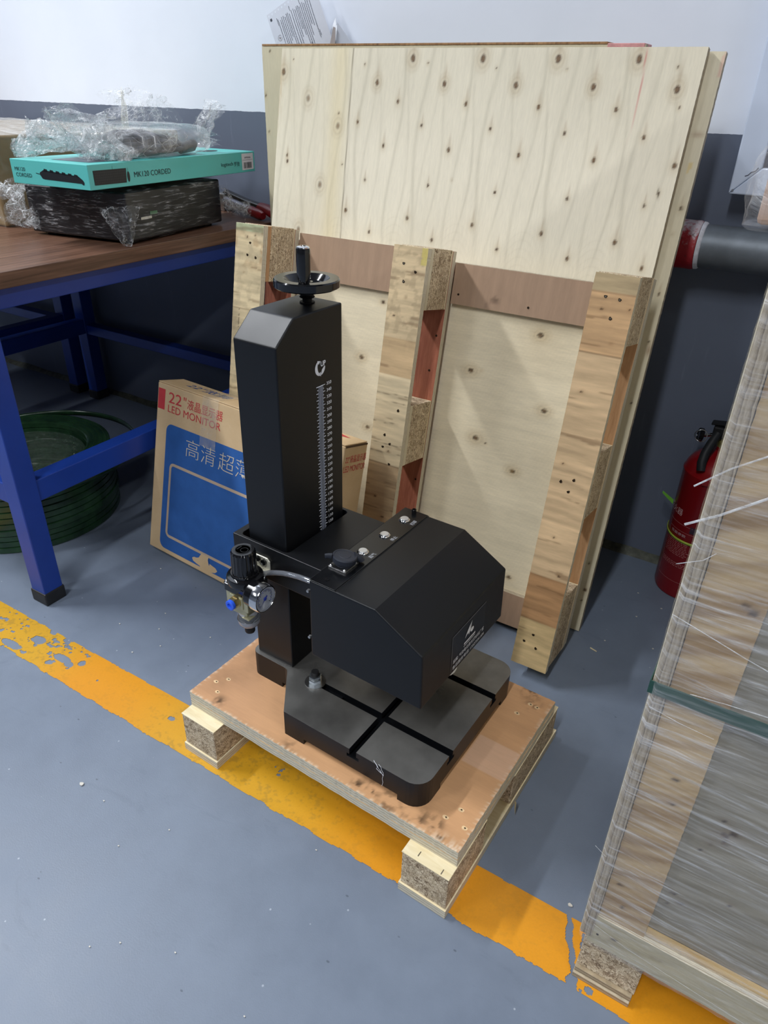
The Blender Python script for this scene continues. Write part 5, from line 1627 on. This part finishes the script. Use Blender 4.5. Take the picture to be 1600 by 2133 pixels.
# yellow-green tie band with its free tail
bandm = plain('lime_band', rgb(170, 190, 70), .45, var=.08)
def curve_band(z0, h, tilt, r, mat, name):
    n = 64; P = np.zeros((n + 1, 2, 3)); A = np.linspace(0, 2 * np.pi, n + 1)
    P[:, 0, 0] = r * np.cos(A); P[:, 0, 1] = r * np.sin(A); P[:, 0, 2] = z0 + tilt * np.sin(A + .5)
    P[:, 1] = P[:, 0]; P[:, 1, 2] += h
    o = grid_obj(name, P, mat, ext); s_ = o.modifiers.new('solid', 'SOLIDIFY'); s_.thickness = .001; s_.offset = 1
    return o
curve_band(.1490, .0062, .004, ER + .0008, bandm, 'tie_band')
tt_ = MB(); tt_.hexa([(-ER - .0010, -.012, .2050), (-ER - .0300, .004, .2170), (-ER - .0300, .0055, .2170), (-ER - .0010, -.0100, .2050), (-ER - .0010, -.012, .2150), (-ER - .0300, .004, .2225), (-ER - .0300, .0055, .2225), (-ER - .0010, -.0100, .2150)])
tt_.build('band_tail', plain('green_tab', rgb(120, 190, 70), .4, var=.05), ext)
# print on the cylinder
prn = plain('pale_red_print', rgb(186, 120, 118), .5, var=.08)
def on_cyl(pts_a_z, lift=.0004):
    return [((ER + lift) * math.cos(a), (ER + lift) * math.sin(a), z) for a, z in pts_a_z]
def cbox(b, a0, a1, z0, z1, n=8):
    vs = []
    for i in range(n + 1):
        a = R(a0 + (a1 - a0) * i / n)
        vs += on_cyl([(a, z0), (a, z1)])
    b.add(vs, [(2 * i, 2 * i + 2, 2 * i + 3, 2 * i + 1) for i in range(n)])
lb = MB()
A0, A1 = -150, -62      # degrees round the cylinder, facing the room
for z in (.1700, .0430): cbox(lb, A0, A1, z, z + .0007)
for a in (A0, A1): cbox(lb, a, a + .6, .0430, .1700, 1)
cbox(lb, -172, -60, .1860, .1868, 14)
lb.build('label_border', prn, ext)
def wrap_text(s, a0, a1, z0, z1, mat=prn):
    o = text_fit(s, (0, 0, 0), (1, 0, 0), (0, 0, 1), mat, ext, 'printed_text')
    n = len(o.data.vertices); co = np.zeros(n * 3); o.data.vertices.foreach_get('co', co); co = co.reshape(-1, 3)
    a = np.radians(a0 + (a1 - a0) * co[:, 0]); z = z0 + (z1 - z0) * co[:, 2]; r = ER + .0006
    o.data.vertices.foreach_set('co', np.stack([r * np.cos(a), r * np.sin(a), z], -1).reshape(-1)); o.data.update()
    return o
wrap_text('灭火器', -170, -126, .2040, .2200, plain('white_red_print', rgb(206, 170, 170), .5))
wrap_text('性能参数', -142, -108, .1590, .1660, plain('white_red_print', rgb(206, 170, 170), .5))
lb = MB(); random.seed(8)
for k in range(16):
    z = .1420 - k * .0040
    if 9 <= k <= 12: continue
    a = -146
    while a < (-74 if k > 12 else -100):
        w_ = random.uniform(2.5, 8); cbox(lb, a, a + w_, z, z + .0014, 2); a += w_ + 1.6
o = lb.build('small_print', prn, ext); o['kind'] = 'stuff'
MB().lathe([(ER + .0003, .1700), (ER + .0005, .1710)], seg=8, cap=False)
gq = MB(); cbox(gq, -104, -66, .1700 + .004, .1700 + .020, 6)
gq.build('dark_label', plain('dark_label', rgb(60, 40, 56), .4, var=.3, nscale=160), ext)

# ================================================================== film wrapped crate at the right
crate = thing('wrapped_crate', 'tall plywood crate in stretch film on chipboard feet, cut off by the right edge', 'crate', (.4, .95, 0), (0, 0, 0))
KO = (-.4, -.95, 0)
def cm(): return MB(KO)
CT = .8830; X0, X1, Y0, Y1 = -.0325, .90, .5660, 1.3400
crate_ply = ply_edge('crate_ground_ply', 2, .0052, rgb(196, 182, 156), rgb(166, 148, 120), rgb(112, 94, 72))
dull_board = wood('dull_crate_board', rgb(150, 122, 88), rgb(196, 170, 132), (6, 60, 60), nscale=2.2)
dull_panel = wood('dull_crate_panel', rgb(126, 120, 106), rgb(150, 144, 128), (4, 60, 30), nscale=2.0)
dull_edge = ply_edge('crate_ply_edge', 0, .0074, rgb(186, 172, 150), rgb(160, 146, 124), rgb(120, 106, 88))
def crate_board_col(seed, ca, cb_, kn_):
    def f(X, Z):
        x, z = X + .4, Z
        c = np.ones(X.shape + (1,)) * arr(*ca)
        warp = .012 * fbm(x * 14, z * 14, seed, 3)
        n = fbm(x * 8, (z - .35 * x + warp) * 95, seed + 1, 5)[..., None]
        t = np.clip((n - .3) / .4, 0, 1)
        c = c * (1 - t) + arr(*cb_) * t
        c = c * (.9 + .2 * fbm(x * 5, z * 6, seed + 3, 3)[..., None])
        return knots(c, x, z, kn_, vert=False, tail=False, dark=(54, 40, 34), halo=(130, 104, 80), k=.9)
    return f
E_ = [M['face_h'], M['edge_y']]
def cboard(name, a0, a1, z0, z1, yf, yb, fn):
    return board(name, (a0 - .4, a1 - .4), (z0, z1), (yf - .95, yb - .95), 'xz', fn, [M['face_h'], M['edge_y']], crate, .0034, .0006, 7)
cm().box(X0, -.0185, Y0 - .008, Y1, .1010, CT).build('side_panel', [dull_edge], crate, .0008)
sd = cm().box(X0 - .0012, X0 - .0002, Y0 - .006, Y1, .1020, CT - .001).build('side_veneer', M['pale_wood'], crate)
cboard('corner_batten', -.0180, .0345, .1460, CT - .002, Y0 - .004, Y0 + .0095, crate_board_col(201, (164, 132, 90), (208, 180, 136), [(-.006, .215, .9), (.004, .178, .8), (.016, .37, 1.0), (.012, .405, .8), (.020, .625, 1.2), (.026, .62, 1.2), (-.002, .53, .5), (.006, .80, .5)]))
cboard('front_panel', .0350, X1, .1500, CT - .002, Y0 + .0100, Y0 + .0220, crate_board_col(207, (142, 134, 116), (160, 152, 134), [(.070, .345, 1.3), (.078, .352, 1.5), (.073, .335, 1.2), (.062, .325, .8), (.066, .365, .7), (.048, .225, .9), (.058, .215, 1.0), (.044, .205, .6), (.10, .25, .7), (.056, .31, .6), (.085, .62, 1.0), (.12, .70, 1.2), (.18, .50, 1.2), (.3, .4, 1), (.4, .6, 1.2)]))
cboard('bottom_rail', -.0230, X1, .0905, .1455, Y0 - .0075, Y0 + .0095, crate_board_col(213, (176, 164, 132), (198, 186, 154), [(.006, .118, 1.0), (.0, .112, .5), (.05, .124, .4), (.058, .126, .4)]))
cm().box(.0350, X1, Y0 + .0005, Y0 + .0098, .1462, .1495).build('sill_strip', wood('yellow_strip', rgb(190, 158, 104), rgb(214, 186, 134), (6, 60, 60)), crate)
cm().box(-.020, X1, Y0 + .025, Y1, .0905, .1050).build('floor_panel', M['pale_wood'], crate, .001)
cm().box(X0, X1, Y0 - .008, Y1, CT + .0003, CT + .0150).build('lid', [M['edge_z']], crate, .001)
for x0 in (-.0265, .42, .83):
    for y0 in (Y0 + .002, .90, 1.23):
        cm().box(x0, x0 + .0735, y0, y0 + .105, .0185, .0900).build('foot_block', [M['chip']], crate, .0008)
    cm().box(x0 - .0010, x0 + .0715, Y0 - .006, Y1, 0, .0090).build('ground_board', [crate_ply], crate, .0006)
    cm().box(x0 - .0005, x0 + .0720, Y0 - .003, Y1, .0092, .0183).build('ground_board', [crate_ply], crate, .0006)
MB(KO).cyl((-.0130, Y0 - .0082, .1120), (-.0130, Y0 - .0076, .1120), .0015, seg=8).build('nail_hole', M['hole'], crate)
# green strap round the crate
strapm = plain('dark_green_band', rgb(36, 74, 64), .35, var=.12, nscale=40)
sb = cm()
sb.box(X0 - .0030, X1, Y0 - .0125, Y0 - .0115, .5060, .5205)
sb.build('strap', strapm, crate)
cm().box(X0 - .0030, X0 - .0020, Y0 - .0114, Y1, .5060, .5205).build('strap', strapm, crate)
# stretch film: front sheet with fanned pleats, and the left side
nx_, nz_ = 260, 300
xs, zs = np.meshgrid(np.linspace(X0 - .0008, X1, nx_) ** 1.0, np.linspace(.098, CT + .012, nz_), indexing='ij')
t = np.linspace(0, 1, nx_) ** 1.8
xs = (X0 - .0008 + t * (X1 - X0 + .0045))[:, None] * np.ones((1, nz_))
fanz = zs + .55 * (xs + .03) * sst(.45, .15, zs) + .30 * (xs) * sst(.45, .55, zs)
pl = np.abs(fbm(fanz * 70 + 3, xs * 5, 91, 4) - .5) * 2
puf = .0035 * fbm(xs * 20, zs * 8, 93, 3)
yy = Y0 - .0140 - puf - .0022 * pl
edge = sst(.006, .0, xs - (X0 - .0008))
yy = yy + .006 * edge
def crate_film(name, seed, rot):
    m, nt, p = base_mat(name)
    p.inputs['Base Color'].default_value = (.90, .91, .93, 1); p.inputs['Roughness'].default_value = .16; p.inputs['Specular IOR Level'].default_value = .9
    v = coords(nt, (5, 1, 80), (0, rot, 0))
    n = noise(nt, v, 2.0, 6, .62, .5)
    v2 = coords(nt, (3, 1, 30), (0, -rot * 1.6, 0))
    n2 = noise(nt, v2, 2.3, 5, .6, .3)
    a = ramp(nt, n, [(.40, g(.07)), (.56, g(.18)), (.66, g(.44)), (.76, g(.66))])  # whitish highlight haze painted into the alpha together with the film streaks
    b_ = ramp(nt, n2, [(.58, g(0)), (.72, g(.34))])
    nt.links.new(mix(nt, 1.0, a, b_, 'SCREEN'), p.inputs['Alpha'])
    nt.links.new(bump(nt, n, .5, .004), p.inputs['Normal'])
    return m
cf = crate_film('crate_stretch_film', 1, R(-24))
grid_obj('stretch_film', np.stack([xs - .4, yy - .95, zs], -1), cf, crate)
ys, zs2 = np.meshgrid(np.linspace(Y0 - .010, Y1, 120), np.linspace(.105, CT + .012, 160), indexing='ij')
xx = X0 - .0014 - .0030 * fbm(ys * 9, zs2 * 9, 97, 3) * sst(.105, .18, zs2) * (.35 + sst(Y0 - .01, Y0 + .06, ys)) - .0015 * np.abs(fbm(zs2 * 60, ys * 4, 99, 3) - .5)
grid_obj('stretch_film', np.stack([xx - .4, ys - .95, zs2], -1), crate_film('crate_side_film', 2, 0), crate)
# bunched ropes of film crossing the front
ropem = film_mat('film_rope', .22, .70, (1, 1, 1), 60, .8, .14, bdist=.003)
for pts, r_ in (([(-.0440, Y0 - .016, .7250), (-.022, Y0 - .0195, .7480), (.02, Y0 - .020, .7800), (.09, Y0 - .019, .83)], .0012),
               ([(-.0430, Y0 - .016, .6900), (-.020, Y0 - .0195, .7080), (.02, Y0 - .020, .7420), (.09, Y0 - .019, .80)], .0017),
               ([(-.0410, Y0 - .016, .6520), (-.022, Y0 - .0185, .6640), (-.014, Y0 - .019, .6740)], .0006),
               ([(-.0330, Y0 - .016, .6020), (-.005, Y0 - .0190, .5960), (.03, Y0 - .020, .5860), (.08, Y0 - .019, .5720)], .0008),
               ([(-.0300, Y0 - .016, .4930), (.0, Y0 - .0190, .4900), (.03, Y0 - .0195, .4880)], .0006),
               ([(.000, Y0 - .0185, .5270), (.03, Y0 - .0200, .5320), (.09, Y0 - .020, .5370)], .0008),
               ([(-.020, Y0 - .0175, .1420), (.02, Y0 - .0190, .1330), (.08, Y0 - .019, .1250), (.2, Y0 - .019, .11)], .0005),
               ([(-.0420, Y0 - .014, .2700), (-.028, Y0 - .0165, .2640)], .0005)):
    cm().tube(pts, r_ * .62, 7, flat=.5).build('film_rope', ropem, crate, smooth=60)

# carton corner in film lying on the crate, sticking out past its edge
wc = thing('wrapped_carton', 'film wrapped brown carton lying on top of the tall crate, corner sticking out', 'carton', (.22, .98, CT + .0152))
WO = (-.22, -.98, -(CT + .0152))
MB(WO).box(-.0620, .50, .6650, 1.20, CT + .0200, 1.16).build('carton_body', kraft('pinkish_kraft', (170, 140, 120), (190, 160, 138)), wc, .004)
for fx_ in (.02, .40):
    for fy_ in (.70, 1.10):
        MB(WO).box(fx_, fx_ + .06, fy_, fy_ + .06, CT + .0152, CT + .0199).build('skid_pad', M['pale_wood'], wc)
film_blob('film_bag', (-.0540, .712, CT + .0420), (.0230, .056, .0360), wc, film_mat('loose_bag_film', .06, .34, nscale=24, bmp=.8, rough=.12, bdist=.01), 90, 60, 2.6, .006, 30, 17, zmin=-.0265, loc=(.22, .98, CT + .0152))

# ================================================================== papers tucked behind the crate side
paperm = plain('shiny_paper', rgb(206, 210, 220), .4, var=.04, nscale=20)
pap = thing('delivery_note', 'printed delivery note with punched edge standing behind the leaning panels', 'paper', (-1.2361, 1.5780, 1.0824))
PO_ = np.array([-1.2888, 1.570, 1.1341]); pa = np.array([.0624, 0, .0280]); pa /= np.linalg.norm(pa); pb = np.array([.0527, .0, -.0517]); pb /= np.linalg.norm(pb)
pb = pb - pa * pa.dot(pb); pb /= np.linalg.norm(pb); pn = np.array([0, -1., 0])
PL0 = np.array([-1.2361, 1.5780, 1.0824])
def pp(s, t, l=0.0):
    """s along the punched edge, t down the sheet"""
    bend = -.020 * ((t - .05) / .1) ** 2 * .35 + .012 * math.sin(s * 16) * (t + .02)
    return tuple(PO_ + pa * s + pb * t + pn * (bend + l + .004) - PL0)
nS, nT = 26, 30
P = np.zeros((nS, nT, 3))
for i in range(nS):
    for j in range(nT):
        P[i, j] = pp(.150 * i / (nS - 1), .0105 + (.158 - .0105) * j / (nT - 1))
grid_obj('sheet', P, paperm, pap)
st = MB(); sc_ = .0106
for k in range(14):
    s0 = k * sc_; c_ = (s0 + sc_ / 2, .0050)
    q = [(s0, 0), (s0 + sc_, 0), (s0 + sc_, .0106), (s0, .0106)]
    h8 = [(c_[0] + .0021 * math.cos(R(225 + 45 * i)), c_[1] + .0021 * math.sin(R(225 + 45 * i))) for i in range(8)]
    vs = [pp(*a) for a in q] + [pp(*a) for a in h8]
    st.add(vs, [(0, 1, 6, 5, 4), (1, 2, 8, 7, 6), (2, 3, 10, 9, 8), (3, 0, 4, 11, 10)])
st.build('punched_strip', paperm, pap)
inkg = plain('grey_note_ink', rgb(92, 96, 108), .6, var=.2)
inkd = plain('dark_note_ink', rgb(50, 54, 66), .6, var=.2)
tx = MB(); random.seed(21)
def pq(b, s0, s1, t0, t1):
    b.add([pp(s0, t0, .0006), pp(s1, t0, .0006), pp(s1, t1, .0006), pp(s0, t1, .0006)], [(0, 1, 2, 3)])
line_s = [.0270, .0335, .0380, .0430, .0480, .0530, .0570, .0620, .0690, .0750, .0800, .0850, .0890, .0930, .0980, .1030, .1080, .1130, .1180, .1240]
for n_, s in enumerate(line_s):
    t = .022 + .004 * (n_ % 3 == 1); end = .098 + .03 * math.sin(n_)
    while t < end:
        w_ = random.uniform(.0010, .0032); pq(tx, s, s + .0016, t, t + w_); t += w_ + .0009
o = tx.build('printed_lines', inkg, pap); o['kind'] = 'stuff'
t2 = MB()
for s, t0, t1 in ((.0245, .018, .088), (.0660, .012, .110), (.0965, .012, .110), (.1270, .015, .100)):
    pq(t2, s, s + .0011, t0, t1)
pq(t2, .0060, .0115, .0115, .0165)
o = t2.build('rules_and_square', inkd, pap); o['kind'] = 'stuff'
em = MB()
for k in range(18):
    a0, a1 = 2 * math.pi * k / 20, 2 * math.pi * (k + .9) / 20
    em.add([pp(.0175 + r * math.cos(a), .0560 + r * math.sin(a), .0006) for r, a in ((.0052, a0), (.0060, a0), (.0060, a1), (.0052, a1))], [(0, 1, 2, 3)])
for k in range(5):
    a = 2 * math.pi * k / 5
    em.add([pp(.0175 + r * math.cos(a + d), .0560 + r * math.sin(a + d), .0006) for r, d in ((.0036, 0), (.0012, .6), (.0, 0), (.0012, -.6))], [(0, 1, 2, 3)])
o = em.build('round_emblem', plain('emblem_ink', rgb(140, 132, 134), .6), pap); o['kind'] = 'stuff'
pm2 = thing('paper_packet', 'torn white and grey paper packet standing behind the leaning panels', 'paper', (-1.09, 1.585, 1.0824))
QO = np.array([-1.09, 1.585, 1.0824])
def tri(name, pts, mat):
    b = MB(); b.add([tuple(np.array(p) - QO) for p in pts], [tuple(range(len(pts)))])
    o = b.build(name, mat, pm2); s_ = o.modifiers.new('solid', 'SOLIDIFY'); s_.thickness = .0006
    return o
tri('white_flap', [(-1.150, 1.580, 1.040), (-1.1120, 1.578, 1.1080), (-1.0990, 1.576, 1.1272), (-1.0960, 1.574, 1.1130), (-1.0900, 1.572, 1.1120), (-1.100, 1.574, 1.040)], plain('bright_paper', rgb(232, 236, 242), .5, var=.02))
tri('grey_flap', [(-1.0905, 1.570, 1.1182), (-1.0500, 1.575, 1.0760), (-1.020, 1.578, 1.040), (-1.098, 1.570, 1.040)], plain('grey_paper', rgb(186, 192, 204), .5, var=.02))
tri('brown_flap', [(-1.0990, 1.567, 1.1100), (-1.0920, 1.565, 1.1080), (-1.0950, 1.565, 1.040), (-1.1200, 1.567, 1.040)], plain('brown_paper', rgb(150, 142, 140), .5, var=.05))

# ================================================================== bits on the floor
random.seed(17)
chipm = plain('pale_chip', rgb(214, 210, 200), .7, var=.1)
def chip(x, y, s, label, group=None, mat=chipm):
    b = MB(); n = 6; a0 = random.random() * 6
    b.prism([(s * random.uniform(.6, 1.1) * math.cos(a0 + 6.2832 * k / n), s * .7 * random.uniform(.6, 1.1) * math.sin(a0 + 6.2832 * k / n)) for k in range(n)], 0.0008, .0008 + s * .4)
    o = b.build('floor_chip', mat); o.location = (x, y, 0)
    return tag(o, label, 'chip', group)
chip(-.804, .413, .0048, 'largest pale chip lying alone on the open grey floor at the left')
chip(-.060, .648, .0040, 'pale chip on the floor just beside the crack in the yellow line')
for x, y in ((-.749, .411), (-.667, .370), (-.553, .275), (-.583, .250), (-.623, .430), (-.413, .524), (-.355, .296), (-.482, .305)):
    chip(x, y, .0017, 'tiny pale chip on the open grey floor in front of the yellow line', 'tiny chips before the yellow line')
for x, y in ((-.884, .795), (-.992, .756), (-.983, .676), (-1.074, .723), (-1.154, .913), (-1.02, .80), (-.95, .72)):
    chip(x, y, .0022, 'tiny pale chip on the floor between bench leg and monitor carton', 'tiny chips beside the bench leg')
for x, y in ((-.093, 1.271), (-.186, 1.241), (-.15, 1.36), (-.11, 1.42), (-.17, 1.45)):
    chip(x, y, .0024, 'tiny pale chip on the floor between leaning pallet and extinguisher', 'tiny chips before the extinguisher')
sl = MB(); sl.hexa([(-.205, 1.2000, .0008), (-.190, 1.1960, .0008), (-.190, 1.1985, .0008), (-.205, 1.2030, .0008), (-.205, 1.2005, .0022), (-.190, 1.1965, .0018), (-.190, 1.1980, .0018), (-.205, 1.2025, .0022)])
tag(sl.build('wood_splinter', M['cream_wood']), 'thin pale wood splinter lying on the floor right of the leaning pallet', 'splinter')
